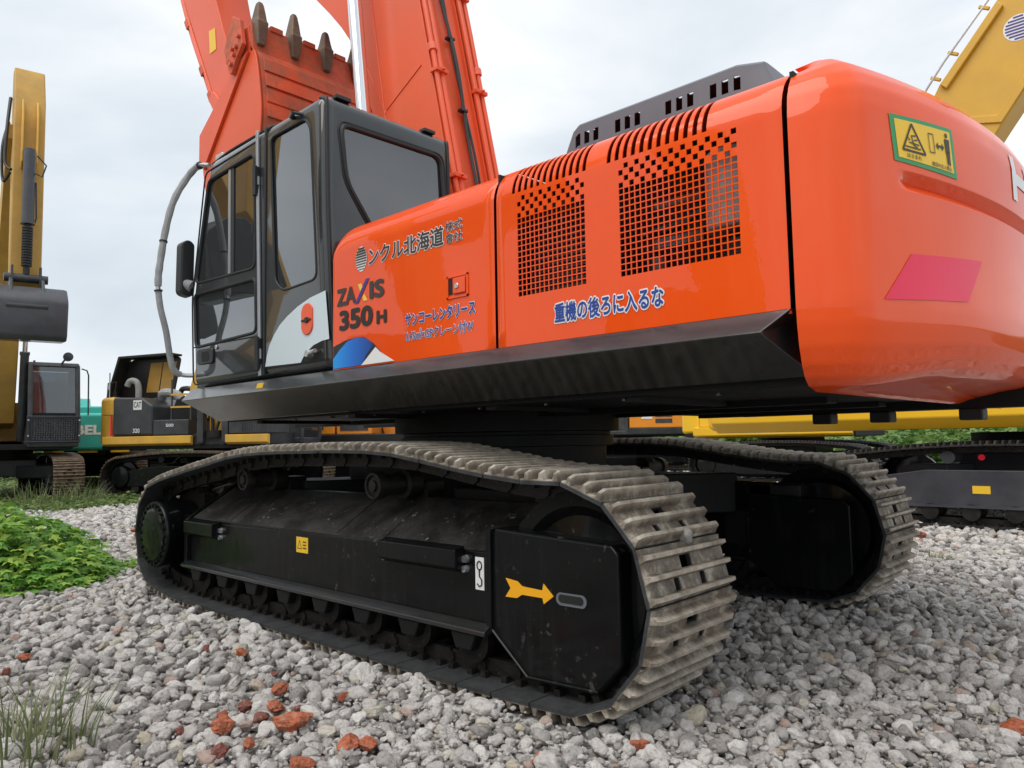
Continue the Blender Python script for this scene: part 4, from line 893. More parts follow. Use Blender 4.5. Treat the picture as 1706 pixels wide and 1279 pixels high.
# lip plate, wear strips, teeth
mb = MB(); mb.prism([(-2.215, 4.60), (-2.165, 4.60), (-2.20, 4.87), (-2.235, 4.87)], 'y', -BW, BW); mb.build('lip_plate', 'orange_worn', BK, bevel=.004)
def fx(z): return float(np.interp(z, [3.95, 4.25, 4.53, 4.64], [-2.02, -2.05, -2.115, -2.20]))
for z in (4.46, 4.31, 4.16, 4.02):
    mb = MB(); mb.prism([(fx(z - .062) + .002, z - .062), (fx(z - .062) + .022, z - .060), (fx(z + .062) + .022, z + .060), (fx(z + .062) + .002, z + .062)], 'y', -BW + .06, BW - .01); mb.build('wear_strip', 'orange_worn', BK, bevel=.004)
for k in range(5):
    y = -.68 + .34 * k
    def tpt(z, w, x0, x1): return [(x0, y - w, z), (x1, y - w, z), (x1, y + w, z), (x0, y + w, z)]
    dz = random.uniform(-.03, .02); q_ = random.uniform(.9, 1.05)
    rings = [tpt(4.66, .036, -2.27, -2.135), tpt(4.80, .050, -2.28, -2.12), tpt(4.87, .054, -2.285, -2.115), tpt(4.89, .047, -2.27, -2.13), tpt(4.97 + dz, .038 * q_, -2.25, -2.14), tpt(5.05 + dz, .028 * q_, -2.23, -2.155), tpt(5.085 + dz, .020, -2.22, -2.17)]
    mb = MB(); mb.grid([r_ for r_ in rings], closed_v=True); n = 4; mb.f += [(3, 2, 1, 0), tuple(range(24, 28))]; mb.mi += [0, 0]; mb.build('tooth', 'wear_steel', BK, bevel=.012)
    if k < 4:
        mb = MB(); mb.box(-2.25, -2.185, y + .11, y + .235, 4.85, 4.905); mb.build('lip_shroud', 'orange_worn', BK, bevel=.01)
mb = MB(); mb.prism([(-3.0, 3.9), (-3.1, 3.55), (-3.5, 4.25), (-3.5, 4.45), (-3.35, 4.5)], 'y', -.33, -.27); mb.prism([(-3.0, 3.9), (-3.1, 3.55), (-3.5, 4.25), (-3.5, 4.45), (-3.35, 4.5)], 'y', .27, .33); mb.build('ear', 'orange_worn', BK, bevel=.008)

# ================================================================== neighbouring machines (local axes: +x front, +y left)
BPATH = track_path([(1.5, .905), (.9, .955), (.2, .975), (-.5, .97), (-1.1, .935), (-1.5, .895)], 1.72, .46, .425, -1.72, .455, .42, .034)
def rounded_prism_part(name, poly, ax, a, b_, m, parent, bevel=.02):
    mb = MB(); mb.prism(poly, ax, a, b_); return mb.build(name, m, parent, bevel=bevel)
def under(root, shoe_me, frame_m, gauge=2.39, step=.216, only=(1, -1), rollers=True):
    for sg in only:
        yc = sg * gauge / 2
        make_track(root, BPATH, yc, step, shoe_me, 'greasy_steel')
        mb = MB(); mb.prism([(-1.55, .26), (1.5, .26), (1.5, .60), (.9, .68), (-.9, .68), (-1.55, .58)], 'y', yc - .14, yc + .16 * sg + (.0 if sg > 0 else 0)); tf = mb.build('track_frame', frame_m, root, bevel=.012)
        for s2 in (-1, 1):
            mb = MB(); mb.prism([(1.2, .30), (1.9, .22), (2.02, .40), (1.95, .62), (1.3, .66)], 'y', yc + s2 * .15, yc + s2 * .20); mb.build('idler_guard', frame_m, tf, bevel=.01)
            mb = MB(); mb.prism([(-1.5, .245), (1.5, .245), (1.5, .275), (-1.5, .275)], 'y', yc + s2 * .14, yc + s2 * .22); mb.build('flange', frame_m, tf)
        mb = MB(); mb.lathe([(.05, -.12), (.36, -.11), (.385, -.05), (.385, .05), (.36, .11), (.05, .12)], (1.72, yc, .46), n=28); mb.build('idler', frame_m, root, smooth=True)
        mb = MB(); mb.lathe([(.1, -.2), (.23, -.19), (.24, -.05), (.355, -.04), (.355, .04), (.24, .05), (.23, .19), (.1, .2)], (-1.72, yc, .455), n=28); mb.build('sprocket', frame_m, root, smooth=True)
        if rollers:
            for i in range(7):
                x = -1.3 + .43 * i; mb = MB(); mb.cyl((x, yc - .2, .19), (x, yc + .2, .19), .095, n=14); mb.build('track_roller', 'greasy_steel', root, smooth=True)
            for x in (-.65, .65):
                mb = MB(); mb.cyl((x, yc - .18, .83), (x, yc + .18, .83), .075, n=16); cr_ = mb.build('carrier_roller', frame_m, root, smooth=True)
    mb = MB(); mb.box(-.7, .7, -.7, .7, .50, .88); mb.build('centre_frame', frame_m, root, bevel=.03)
    for sx_ in (-1, 1):
        for sy in (-1, 1):
            mb = MB(); mb.prism([(sx_ * .4, sy * .5), (sx_ * .72, sy * .3), (sx_ * 1.2, sy * 1.05), (sx_ * .75, sy * 1.05)], 'z', .46, .74); mb.build('frame_leg', frame_m, root, bevel=.02)
    mb = MB(); mb.lathe([(.62, .86), (.62, .98), (.68, .985), (.68, 1.12)], (0, 0, 0), 'z', 40); mb.build('swing_bearing', 'black_under', root, smooth=True)
def arc_weight(root, m, x0=-2.0, rad=2.75, hw=1.36, z0=1.13, z1=2.15):
    out = [(x0, -hw)]; a1 = math.asin(min(.99, hw * .86 / rad))
    for i in range(17): a = math.pi - a1 + 2 * a1 * i / 16; out.append((rad * math.cos(a), -rad * math.sin(a) if False else rad * math.sin(a) * -1))
    out = [(x0, -hw)] + sorted([(-rad * math.cos(a1 * k / 8), rad * math.sin(a1 * k / 8)) for k in range(-8, 9)], key=lambda p: p[1]) + [(x0, hw)]
    mb = MB(); mb.prism(out, 'z', z0, z1); return mb.build('counterweight', m, root, bevel=.10, seg=4)
def cabin(root, m, x0=.35, x1=1.85, y0=.42, y1=1.40, z0=1.15, z1=3.02, tint='clear_glass'):
    sp = [(x0, z0), (x1 - .05, z0), (x1, z0 + .75), (x1 - .22, z1 - .06), (x1 - .28, z1), (x0 + .02, z1), (x0, z1 - .1)]
    def bar(pts, r=.045):
        mb = MB(); mb.tube(pts, r, 8); return mb
    c = MB(); c.box(x0, x1 - .05, y0, y1, z0, z0 + .14); C = c.build('cab', m, root, bevel=.03)
    mb = MB(); mb.prism([(x0, z1 - .08), (x1 - .20, z1 - .08), (x1 - .28, z1 + .02), (x0 + .05, z1 + .02)], 'y', y0, y1); mb.build('cab_roof', m, C, bevel=.035, seg=3)
    for y in (y0 + .04, y1 - .04):
        for pts in ([(x1 - .07, y, z0 + .1), (x1 - .02, y, z0 + .75), (x1 - .24, y, z1 - .05)], [(x0 + .05, y, z0 + .1), (x0 + .05, y, z1 - .05)], [(x0 + .62, y, z0 + .1), (x0 + .62, y, z1 - .05)]):
            mb = MB(); mb.tube(pts, .05, 8); mb.build('cab_pillar', m, C, smooth=True)
        mb = MB(); mb.box(x0 + .03, x1 - .06, y - .015, y + .015, z0 + .1, z0 + .72); mb.build('lower_panel', m, C)
        mb = MB(); mb.prism([(x0 + .05, z0 + .72), (x1 - .03, z0 + .75), (x1 - .24, z1 - .08), (x0 + .05, z1 - .08)], 'y', y - .004, y + .004); mb.build('window', tint, C)
    mb = MB(); mb.box(x0 + .01, x0 + .05, y0 + .05, y1 - .05, z0 + .1, z0 + .9); mb.build('rear_panel', m, C)
    mb = MB(); mb.box(x0 + .025, x0 + .032, y0 + .05, y1 - .05, z0 + .9, z1 - .1); mb.build('window', tint, C)
    mb = MB(); mb.add([(x1 - .07, y0 + .06, z0 + .12), (x1 - .07, y1 - .06, z0 + .12), (x1 - .02, y1 - .06, z0 + .75), (x1 - .02, y0 + .06, z0 + .75), (x1 - .24, y1 - .06, z1 - .08), (x1 - .24, y0 + .06, z1 - .08)], [(0, 1, 2, 3), (3, 2, 4, 5)]); mb.build('windscreen', tint, C, solid=.006)
    mb = MB(); mb.box(x0 + .35, x0 + .85, y0 + .25, y1 - .25, z0 + .2, z0 + .65); mb.box(x0 + .3, x0 + .45, y0 + .25, y1 - .25, z0 + .6, z0 + 1.35); mb.build('seat', 'dark_cavity', C, bevel=.05)
    return C
def cyl_part(root, name, p0, p1, rb, rr, frac, mb_m, mr_m='chrome'):
    p0, p1 = Vector(p0), Vector(p1); q = p0 + (p1 - p0) * frac
    mb = MB(); mb.cyl(p0, q, rb, n=18); mb.cyl(q, q + (p1 - p0) * .02, rb * 1.15, n=18); o = mb.build(name, mb_m, root, smooth=True)
    mb = MB(); mb.cyl(q, p1, rr, n=14); mb.build('rod', mr_m, o, smooth=True)
    return o
def deck(root, m, skirt_m):
    mb = MB(); mb.box(-2.3, 1.75, -1.28, 1.28, 1.10, 1.22); mb.build('upper_frame', 'black_under', root, bevel=.01)
    for sg in (-1, 1):
        mb = MB(); mb.prism([(sg * 1.22, 1.08), (sg * 1.36, 1.16), (sg * 1.38, 1.36), (sg * 1.22, 1.36)], 'x', -2.05, 1.7); mb.build('side_skirt', skirt_m, root, bevel=.015)

# ---------------- machine by the left edge, facing the camera
LE = thing('excavator', 'yellow excavator with charcoal cab and black bucket facing us at the left edge', 'excavator', (-16.76, .71, .0), R(-10))
SHR = shoe_mesh('track_shoe', 'shoe_rusty', .216, .60)
under(LE, SHR, 'charcoal', rollers=True)
deck(LE, 'charcoal', 'charcoal'); arc_weight(LE, 'yellow_dull')
C = cabin(LE, 'charcoal')
C_x = 1.85
# mesh guard over the lower windscreen: bars both ways
for i in range(21):
    y = .44 + i * .047; mb = MB(); mb.box(C_x + .015, C_x + .027, y - .006, y + .006, 1.28, 1.80); mb.build('guard_bar', 'navy_grey', C)
for i in range(11):
    z = 1.29 + i * .05; mb = MB(); mb.box(C_x + .020, C_x + .032, .42, 1.40, z - .006, z + .006); mb.build('guard_bar', 'navy_grey', C)
mb = MB(); mb.tube([(C_x + .02, .41, 1.27), (C_x + .02, 1.41, 1.27), (C_x + .02, 1.41, 1.82), (C_x + .02, .41, 1.82)], .016, 6, True); mb.build('guard_frame', 'navy_grey', C)
for y in (.43, 1.39):
    for z in (1.40, 1.74): mb = MB(); mb.cyl((C_x + .03, y, z), (C_x + .05, y, z), .018, n=8); mb.build('bolt', 'zinc', C)
mb = MB(); mb.box(1.62, 1.68, .5, .54, 3.02, 3.06); mb.lathe([(.03, -.1), (.10, -.02), (.10, .05), (.02, .07)], (1.75, 1.15, 3.16), 'x', 16); mb.cyl((1.6, 1.05, 3.02), (1.72, 1.12, 3.14), .02, n=8); mb.build('work_lamp', 'charcoal', C, smooth=True)
mb = MB(); mb.tube([(1.78, 1.42, 2.9), (1.82, 1.52, 2.86), (1.85, 1.55, 2.75), (1.86, 1.56, 1.85)], .016, 6); mb.build('mirror_rail', 'charcoal', C)
mb = MB(); mb.tube([(1.70, .62, 2.75), (1.84, .68, 2.35)], .010, 6); mb.build('wiper', 'rubber', C)
mb = MB(); mb.box(1.5, 1.75, -1.36, -.4, 1.12, 1.28); mb.build('front_step', 'charcoal', LE, bevel=.02)
rounded_prism_part('tool_box', [(.4, 1.2), (1.5, 1.2), (1.5, 1.7), (1.2, 1.95), (.4, 1.95)], 'y', -1.34, -.5, 'charcoal', LE)
rounded_prism_part('engine_cover', [(-2.1, 1.3), (.2, 1.3), (.2, 2.2), (-2.1, 2.2)], 'y', -1.34, 1.34, 'yellow_dull', LE)
bp_ = [(.25, 1.6), (.0, 2.0), (.9, 4.6), (1.9, 5.9), (4.0, 7.4), (4.3, 7.3), (4.35, 7.0), (2.5, 5.2), (1.75, 4.3), (.75, 1.7)]
LB = rounded_prism_part('boom', bp_, 'y', -.24, .24, 'yellow_dull', LE)
for sg in (-1, 1): cyl_part(LE, 'boom_cylinder', (.9, sg * .36, 1.3), (1.75, sg * .36, 4.75), .085, .05, .55, 'charcoal')
# the arm hangs in front: tapered box with side ribs
AZ = lambda z: z + .5 + .53 * (z - 3.5) / 4
ap = [(3.95, 7.42), (4.30, 7.42), (4.68, 6.75), (4.72, 6.1), (4.80, 3.75), (4.55, 3.55), (4.40, 3.75), (4.10, 5.6), (3.9, 6.6)]
ap = [(x, AZ(z)) for x, z in ap]
LA = rounded_prism_part('arm', ap, 'y', -.15, .35, 'yellow_dull', LE, .025)
GY = .10   # the whole front hangs a little to the machine's left
for sg in (-1, 1):
    mb = MB(); mb.prism([(x, AZ(z)) for x, z in ((4.70, 6.75), (4.83, 6.5), (4.86, 5.65), (4.78, 5.55), (4.70, 5.6))], 'y', GY + sg * .10, GY + sg * .135); mb.build('cylinder_bracket', 'yellow_cat', LA, bevel=.01)
for ln, r_ in (([(4.2, -.19, 6.9), (4.4, -.24, 6.3), (4.5, -.26, 5.7), (4.6, -.17, 5.55)], .03), ([(4.1, -.20, 6.5), (4.3, -.30, 6.0), (4.4, -.28, 5.4), (4.6, -.18, 5.5)], .026)):
    mb = MB(); mb.tube(crom([(x, y, AZ(z)) for x, y, z in ln], 5), r_, 8); mb.build('hose', 'hose', LA, smooth=True)
zt0, zt1 = AZ(5.85), AZ(3.75)
bcn = cyl_part(LE, 'bucket_cylinder', (4.90, GY, zt0), (4.98, GY, zt1), .10, .055, .58, 'navy_grey', 'rubber')
nb = 15; zb0 = zt0 + (zt1 - zt0) * .62
for i in range(nb):
    z = zb0 + (zt1 + .15 - zb0) * i / nb; x = 4.90 + .08 * (zt0 - z) / (zt0 - zt1); mb = MB(); mb.cyl((x, GY, z), (x, GY, z - .035), .088, n=14); mb.build('bellows_ring', 'rubber', bcn)
for ln in ([(4.95, .22, 5.75), (5.0, .36, 5.6), (5.0, .30, 5.4), (4.95, .20, 5.45)], [(4.95, .21, 5.3), (4.97, .23, 4.7), (4.97, .20, 4.6)]):
    mb = MB(); mb.tube([(x, y, AZ(z)) for x, y, z in ln], .014, 6); mb.build('hose', 'hose', bcn)
def up_(p): return [(x, z + .5) for x, z in p]
for sg in (-1, 1):
    mb = MB(); mb.prism(up_([(4.92, 3.95), (5.02, 3.95), (5.10, 3.45), (5.02, 3.1), (4.95, 3.4)]), 'y', GY + sg * .20, GY + sg * .24); mb.build('link', 'charcoal', LE, bevel=.012)
mb = MB(); mb.cyl((4.97, GY - .34, 4.22), (4.97, GY + .34, 4.22), .08, n=16); mb.build('link_pin', 'charcoal', LE, smooth=True)
mb = MB(); mb.cyl((5.56, GY - .32, 3.62), (5.56, GY + .30, 3.62), .05, n=16); mb.build('link_pin', 'charcoal', LE, smooth=True)
bf = up_([(5.05, 3.56), (5.32, 3.50), (5.56, 3.28), (5.60, 3.18), (5.52, 2.62), (5.42, 2.54), (4.80, 2.58), (4.40, 2.75)])
mb = MB(); mb.prism(bf + [(4.60, 3.75)], 'y', GY - .68, GY + .62); LBK = mb.build('bucket', 'navy_grey', LE, bevel=.03, seg=3)
for k in range(5): mb = MB(); y = GY - .55 + .275 * k; mb.prism(up_([(4.40, 2.80), (4.42, 2.72), (4.10, 2.86)]), 'y', y - .05, y + .05); mb.build('tooth', 'wear_steel', LBK)
for sg in (-1, 1): mb = MB(); mb.prism(up_([(5.0, 3.72), (5.25, 3.65), (5.60, 3.15), (5.40, 3.0), (4.8, 3.5)]), 'y', GY + sg * .22, GY + sg * .27); mb.build('ear', 'charcoal', LBK, bevel=.01)

# ---------------- yellow and black machine with its engine hood open
CE = thing('excavator', 'yellow and black excavator with its engine hood propped open behind the cab', 'excavator', (-13.53, 4.56, 0), R(30))
SHD = shoe_mesh('track_shoe', 'shoe_rusty', .216, .60)
under(CE, SHD, 'black_paint', rollers=True)
mb = MB(); mb.box(-2.3, 1.75, -1.28, 1.28, 1.06, 1.16); mb.build('upper_frame', 'black_under', CE, bevel=.01)
mb = MB(); mb.prism([(-1.30, 1.14), (-1.40, 1.19), (-1.40, 1.36), (-1.30, 1.36)], 'x', -2.2, .10); mb.build('side_skirt', 'yellow_cat', CE, bevel=.012)
mb = MB(); mb.prism([(-1.30, 1.14), (-1.40, 1.19), (-1.40, 1.36), (-1.30, 1.36)], 'x', .96, 2.0); mb.build('side_skirt', 'yellow_cat', CE, bevel=.012)
arc_weight(CE, 'yellow_cat', -1.95, 2.72, 1.37, 1.16, 2.28)
mb = MB(); mb.tube([(-1.75, -1.375, 1.86), (-2.2, -1.372, 1.86)], .008, 6); mb.build('panel_seam', 'rubber', CE)
rounded_prism_part('engine_panel', [(-1.945, 1.38), (-.90, 1.38), (-.90, 2.05), (-1.2, 2.24), (-1.945, 2.26)], 'y', -1.38, 1.3, 'charcoal', CE, .05)
mb = MB(); mb.prism([(-2.00, 1.38), (-1.94, 1.38), (-1.96, 1.85), (-2.00, 1.85)], 'y', -1.386, -1.376); mb.build('stripe', 'reflector_red', CE)
rounded_prism_part('battery_box', [(-.89, 1.38), (.02, 1.38), (.02, 1.72), (-.89, 1.72)], 'y', -1.37, -.6, 'charcoal', CE, .02)
rounded_prism_part('inner_box', [(-.69, 1.72), (.10, 1.72), (.10, 2.2), (-.5, 2.2)], 'y', -1.10, .6, 'dark_cavity', CE, .02)
for (x0_, x1_, z0_, z1_) in ((-.45, .06, 1.98, 2.02), (-.45, .06, 2.26, 2.30)):
    mb = MB(); mb.box(x0_, x1_, -1.36, -1.32, z0_, z1_); mb.build('grab_rail', 'yellow_cat', CE)
for x in (-.45, .04): mb = MB(); mb.box(x, x + .03, -1.35, -1.32, 1.72, 2.62 if x < 0 else 2.30); mb.build('rail_post', 'charcoal', CE)
# hood raised on its rear hinge
def hpanel(name, pts, m, th=.05):
    mb = MB(); mb.prism(pts, 'y', -1.25, .25); return mb.build(name, m, CE, bevel=.03)
mb = MB(); mb.add([(-1.95, -1.15, 2.30), (-.35, -1.15, 3.30), (-.35, .45, 3.34), (-1.95, .45, 2.34)], [(0, 1, 2, 3)])
mb = MB(); mb.prism(rounded([(-2.55, 2.26), (-2.25, 3.22), (-.85, 3.26), (-1.05, 2.30)], .12), 'y', -.50, -.44); HDp = mb.build('open_hood', 'plastic_black', CE, bevel=.02)
mb = MB(); mb.prism([(-1.66, 3.12), (-1.34, 3.13), (-1.44, 2.42), (-1.78, 2.42)], 'y', -.508, -.496); mb.build('insulation_pad', 'yellow_dull', HDp)
mb = MB(); mb.prism([(-1.31, 3.13), (-.95, 3.14), (-1.12, 2.42), (-1.41, 2.42)], 'y', -.508, -.496); mb.build('insulation_pad', 'yellow_dull', HDp)
mb = MB(); mb.prism(rounded([(-2.55, 2.26), (-2.25, 3.22), (-.85, 3.26), (-.84, 3.31), (-2.29, 3.27), (-2.61, 2.26)], .02), 'y', -.85, -.46); mb.build('hood_rim', 'plastic_black', HDp)
mb = MB(); mb.tube([(-2.2, -1.2, 2.22), (-2.2, -1.2, 2.85)], .014, 6); mb.build('hood_stay', 'zinc', CE)
mb = MB(); mb.tube(crom([(-1.75, -.8, 2.20), (-1.75, -.8, 2.50), (-1.82, -.8, 2.66), (-1.98, -.8, 2.68), (-2.06, -.8, 2.56)], 6), .070, 14); mb.build('exhaust_pipe', 'foam_grey', CE, smooth=True)
mb = MB(); mb.tube(crom([(-.7, -.7, 2.3), (-.6, -.75, 2.45), (-.3, -.8, 2.42), (-.2, -.8, 2.2)], 6), .06, 10); mb.build('hose', 'hose', CE, smooth=True)
mb = MB(); mb.tube(crom([(-1.1, -.8, 2.25), (-1.0, -.9, 2.36), (-.7, -.9, 2.34), (-.5, -.9, 2.2)], 6), .10, 10); mb.build('air_duct', 'foam_grey', CE, smooth=True)
mb = MB(); mb.tube([(-2.35, -1.1, 2.2), (-2.33, -1.1, 2.62), (-2.1, -1.1, 2.64), (-2.14, -1.1, 2.4)], .014, 6); mb.obox((-2.14, -1.1, 2.36), (.07, .05, .12)); mb.build('mirror_rail', 'plastic_black', CE)
cY = -1.3815
mb = MB(); mb.box(-1.40, -1.18, cY - .002, cY, 1.96, 2.18); cs = mb.build('sign', 'decal_white', CE); v, f = unit_text('CAT', .02); mb = MB(); mb.add([(-1.385 + a * .19, cY - .004, 2.01 + c * .13) for a, c in v], f); mb.build('lettering', 'decal_black', cs, fixn=False)
for (txt, x0_, x1_, z0_, z1_, y) in (('320', -1.40, -1.22, 1.44, 1.54, cY), ('500', -.55, -.35, 1.56, 1.63, -1.3745), ('LONGXING', .20 - .45, .20 - .02, 1.47, 1.54, -1.3745)):
    if txt == 'LONGXING': continue
    v, f = unit_text(txt, .02); mb = MB(); mb.add([(x0_ + a * (x1_ - x0_), y - .003, z0_ + c * (z1_ - z0_)) for a, c in v], f); mb.build('lettering', 'decal_white', CE, fixn=False)
# boom foot, cylinders and the front box
bpc = [(.25, 1.3), (.15, 1.9), (.85, 3.05), (1.5, 3.9), (1.9, 3.9), (1.9, 3.6), (1.1, 2.4), (.75, 1.3)]
rounded_prism_part('boom', bpc, 'y', -.24, .24, 'yellow_cat', CE)
rounded_prism_part('arm', [(-.9, 3.25), (-.75, 3.75), (-.45, 3.80), (.2, 3.2), (.0, 3.0)], 'y', .75, 1.05, 'yellow_dull', CE)
cyl_part(CE, 'arm_cylinder', (-.55, .9, 3.78), (2.2, .9, 3.05), .075, .05, .45, 'charcoal')
mb = MB(); mb.tube([(.3, .5, 3.2), (2.4, .5, 2.9)], .03, 6); mb.build('hose', 'hose', CE)
for x in (.22, .84):
    mb = MB(); mb.box(x, x + .16, -1.36, -1.20, 1.18, 3.0 if x < .5 else 2.4); mb.build('cylinder_guard', 'charcoal', CE, bevel=.02)
mb = MB(); mb.tube(crom([(.45, -1.1, 2.3), (.62, -1.2, 2.2), (.70, -1.2, 1.8), (.6, -1.25, 1.35)], 6), .035, 8); mb.tube(crom([(.40, -1.1, 2.0), (.50, -1.2, 1.8), (.52, -1.2, 1.5), (.5, -1.25, 1.3)], 6), .035, 8); mb.build('hose', 'hose', CE, smooth=True)
mb = MB(); mb.prism([(-.30, 1.75), (.20, 1.75), (.20, 3.0), (-.02, 3.05), (-.20, 2.5)], 'y', -1.02, -.9); mb.build('boom_bracket', 'yellow_cat', CE, bevel=.02)
mb = MB(); mb.cyl((.6, -1.2, 1.30), (.6, -1.2, 1.46), .2, n=16); mb.build('swivel_joint', 'greasy_steel', CE, smooth=True)
mb = MB(); mb.box(.38, .96, -1.12, -.95, 1.16, 2.5); mb.build('front_panel', 'yellow_cat', CE, bevel=.02)
tb = rounded_prism_part('tool_box', [(1.03, 1.38), (2.0, 1.38), (2.0, 1.80), (1.03, 1.80)], 'y', -1.37, -.5, 'charcoal', CE, .02)
for i in range(9): mb = MB(); mb.box(1.35 + i * .055, 1.37 + i * .055, -1.378, -1.366, 1.44, 1.74); mb.build('louvre', 'navy_grey', tb)
mb = MB(); mb.box(-2.0, 1.6, -1.25, 1.25, 1.14, 1.4); mb.build('deck', 'charcoal', CE)
cabin(CE, 'charcoal')

# ---------------- teal machine, its back towards us
KE = thing('excavator', 'teal excavator with white letters on its counterweight behind the charcoal cab', 'excavator', (-20.24, 3.52, 0), R(166))
under(KE, SHD, 'black_paint', only=(1, -1), rollers=False)
deck(KE, 'charcoal', 'teal'); kw = arc_weight(KE, 'teal', -2.0, 2.8, 1.42, 1.05, 2.03)
v, f = unit_text('KOBELCO', .04); mb = MB()
for a, c in v: pass
def kp(a, c):
    y = (a - .5) * -1.75; return (-2.8 * math.cos(math.asin(y / 2.8)) - .008, y, 1.46 + c * .26)
mb.add([kp(a, c) for a, c in v], f); mb.build('lettering', 'decal_white', kw, fixn=False)
for y in (-.75, 0., .75): mb = MB(); mb.box(-2.70, -2.45, y - .22, y + .22, 1.00, 1.05); mb.build('lifting_pad', 'yellow_bright', kw)
rounded_prism_part('engine_cover', [(-2.0, 1.3), (.2, 1.3), (.2, 2.15), (-2.0, 2.25)], 'y', -1.36, 1.36, 'teal', KE, .06)
cabin(KE, 'charcoal'); rounded_prism_part('boom', [(.2, 1.5), (.0, 1.9), (.7, 2.6), (3.2, 2.5), (3.2, 2.1), (1.2, 1.9), (.75, 1.5)], 'y', -.24, .24, 'teal', KE)
rounded_prism_part('arm', [(3.0, 2.6), (3.3, 2.6), (3.6, 1.0), (3.3, 1.0)], 'y', -.22, .22, 'teal', KE)

# ---------------- yellow machine seen only by its rounded body behind the teal one
YE = thing('excavator', 'bright yellow excavator showing its rounded back above the teal counterweight', 'excavator', (-22.65, 5.55, 0), R(60))
under(YE, SHD, 'black_paint', rollers=False); deck(YE, 'charcoal', 'yellow_bright'); arc_weight(YE, 'yellow_bright', -1.8, 2.75, 1.36, 1.1, 2.1)
rounded_prism_part('engine_cover', [(-2.2, 1.3), (.2, 1.3), (.2, 2.0), (-1.4, 2.1), (-1.9, 2.05)], 'y', -1.3, 1.3, 'yellow_bright', YE, .1)
rounded_prism_part('boom', crom([(-1.9, 2.2), (-1.95, 2.9), (-1.75, 3.3), (-1.45, 3.2), (-1.2, 2.8), (-1.05, 2.2)], 4), 'y', -1.1, -.6, 'yellow_bright', YE)
cabin(YE, 'charcoal')

# ---------------- orange and black machine glimpsed under the main deck
OE = thing('excavator', 'orange and black excavator glimpsed over the near track under the main cab', 'excavator', (-13.45, 9.1, 0), R(40))
under(OE, SHD, 'black_paint', rollers=False); deck(OE, 'charcoal', 'plastic_black')
arc_weight(OE, 'orange_far', -1.8, 2.7, 1.36, 1.1, 2.1)
rounded_prism_part('engine_cover', [(-1.85, 1.36), (-.9, 1.36), (-.9, 2.1), (-1.85, 2.1)], 'y', -1.38, 1.3, 'orange_far', OE, .04)
eb = rounded_prism_part('side_box', [(-.85, 1.36), (.1, 1.36), (.1, 2.0), (-.85, 2.0)], 'y', -1.37, 1.3, 'orange_far', OE, .03)
mb = MB(); mb.box(-.75, .0, -1.385, -1.372, 1.46, 1.9); mb.build('grille', 'charcoal', eb)
mb = MB(); mb.box(-1.75, -1.2, -1.392, -1.381, 1.5, 1.95); mb.build('grille', 'charcoal', OE)
rounded_prism_part('tool_box', [(.9, 1.36), (1.7, 1.36), (1.7, 1.9), (.9, 1.9)], 'y', -1.36, -.5, 'charcoal', OE, .03)
rounded_prism_part('boom', [(.2, 1.3), (.0, 2.0), (.7, 3.0), (1.3, 2.8), (.75, 1.3)], 'y', -.24, .24, 'orange_far', OE); cabin(OE, 'charcoal')

# ---------------- bright yellow machine on the right
RE_ = thing('excavator', 'bright yellow excavator with raised boom parked beyond the counterweight', 'excavator', (2.15, 7.55, 0), R(0))
SHB = shoe_mesh('track_shoe', 'shoe_black', .216, .60)
under(RE_, SHB, 'navy_grey', gauge=2.5)
rx = -2.15
mb = MB(); mb.prism([(-1.45, 1.165), (-1.62, 1.30), (-1.62, 1.435), (-1.45, 1.47), (-1.3, 1.47), (-1.3, 1.165)], 'x', rx - 1.45, rx + 4.10)
mb.build('side_skirt', 'yellow_bright', RE_, bevel=.02)
mb = MB(); mb.prism([(-3.60, 1.18), (-3.72, 1.24), (-3.74, 1.50), (-3.60, 1.52)], 'y', -1.50, 1.3); mb.build('rear_panel', 'yellow_bright', RE_, bevel=.05)
mb = MB(); mb.prism(rounded([(1.98, 1.165), (2.12, 1.165), (2.22, 1.25), (2.22, 1.45), (1.98, 1.47)], .04), 'y', -1.55, -.6); mb.build('front_corner', 'yellow_bright', RE_, bevel=.03)
mb = MB(); mb.box(-3.55, 2.0, -1.3, 1.3, 1.18, 1.40); mb.build('upper_frame', 'black_under', RE_, bevel=.01)
rounded_prism_part('body', [(-3.6, 1.48), (.2, 1.48), (.2, 2.35), (-3.4, 2.35)], 'y', -1.5, 1.4, 'yellow_bright', RE_, .05)
rounded_prism_part('boom', [(-2.3, 2.0), (-2.05, 1.6), (-1.6, 1.8), (-.75, 4.0), (-.043, 5.022), (.206, 5.369), (1.2, 6.75), (2.6, 7.6), (2.4, 8.2), (1.0, 7.75), (-.017, 6.639), (-.718, 5.768), (-.95, 5.35)], 'y', -.40, .10, 'yellow_boom', RE_)
mb = MB(); mb.prism([(-.70, 5.735), (-.63, 5.665), (.06, 6.525), (-.005, 6.60)], 'y', -.46, -.40); mb.build('boom_flange', 'yellow_boom', RE_, bevel=.01)
mb = MB(); mb.prism([(-.74, 5.20), (-.05, 5.03), (.20, 5.38), (.9, 6.36), (.83, 6.42), (-.09, 5.14), (-.70, 5.28)], 'y', -.425, -.40); mb.build('boom_flange', 'yellow_boom', RE_, bevel=.008)
mb = MB(); mb.tube([(-1.04, -.42, 5.46), (-.86, -.44, 5.74), (-.64, -.46, 6.02), (-.10, -.44, 6.66), (.25, -.40, 7.0)], .016, 8); mb.build('hydraulic_pipe', 'zinc', RE_, smooth=True)
mb = MB(); mb.tube([(-1.14, -.42, 5.30), (-.93, -.44, 5.64)], .026, 8); mb.build('hose', 'hose', RE_, smooth=True)
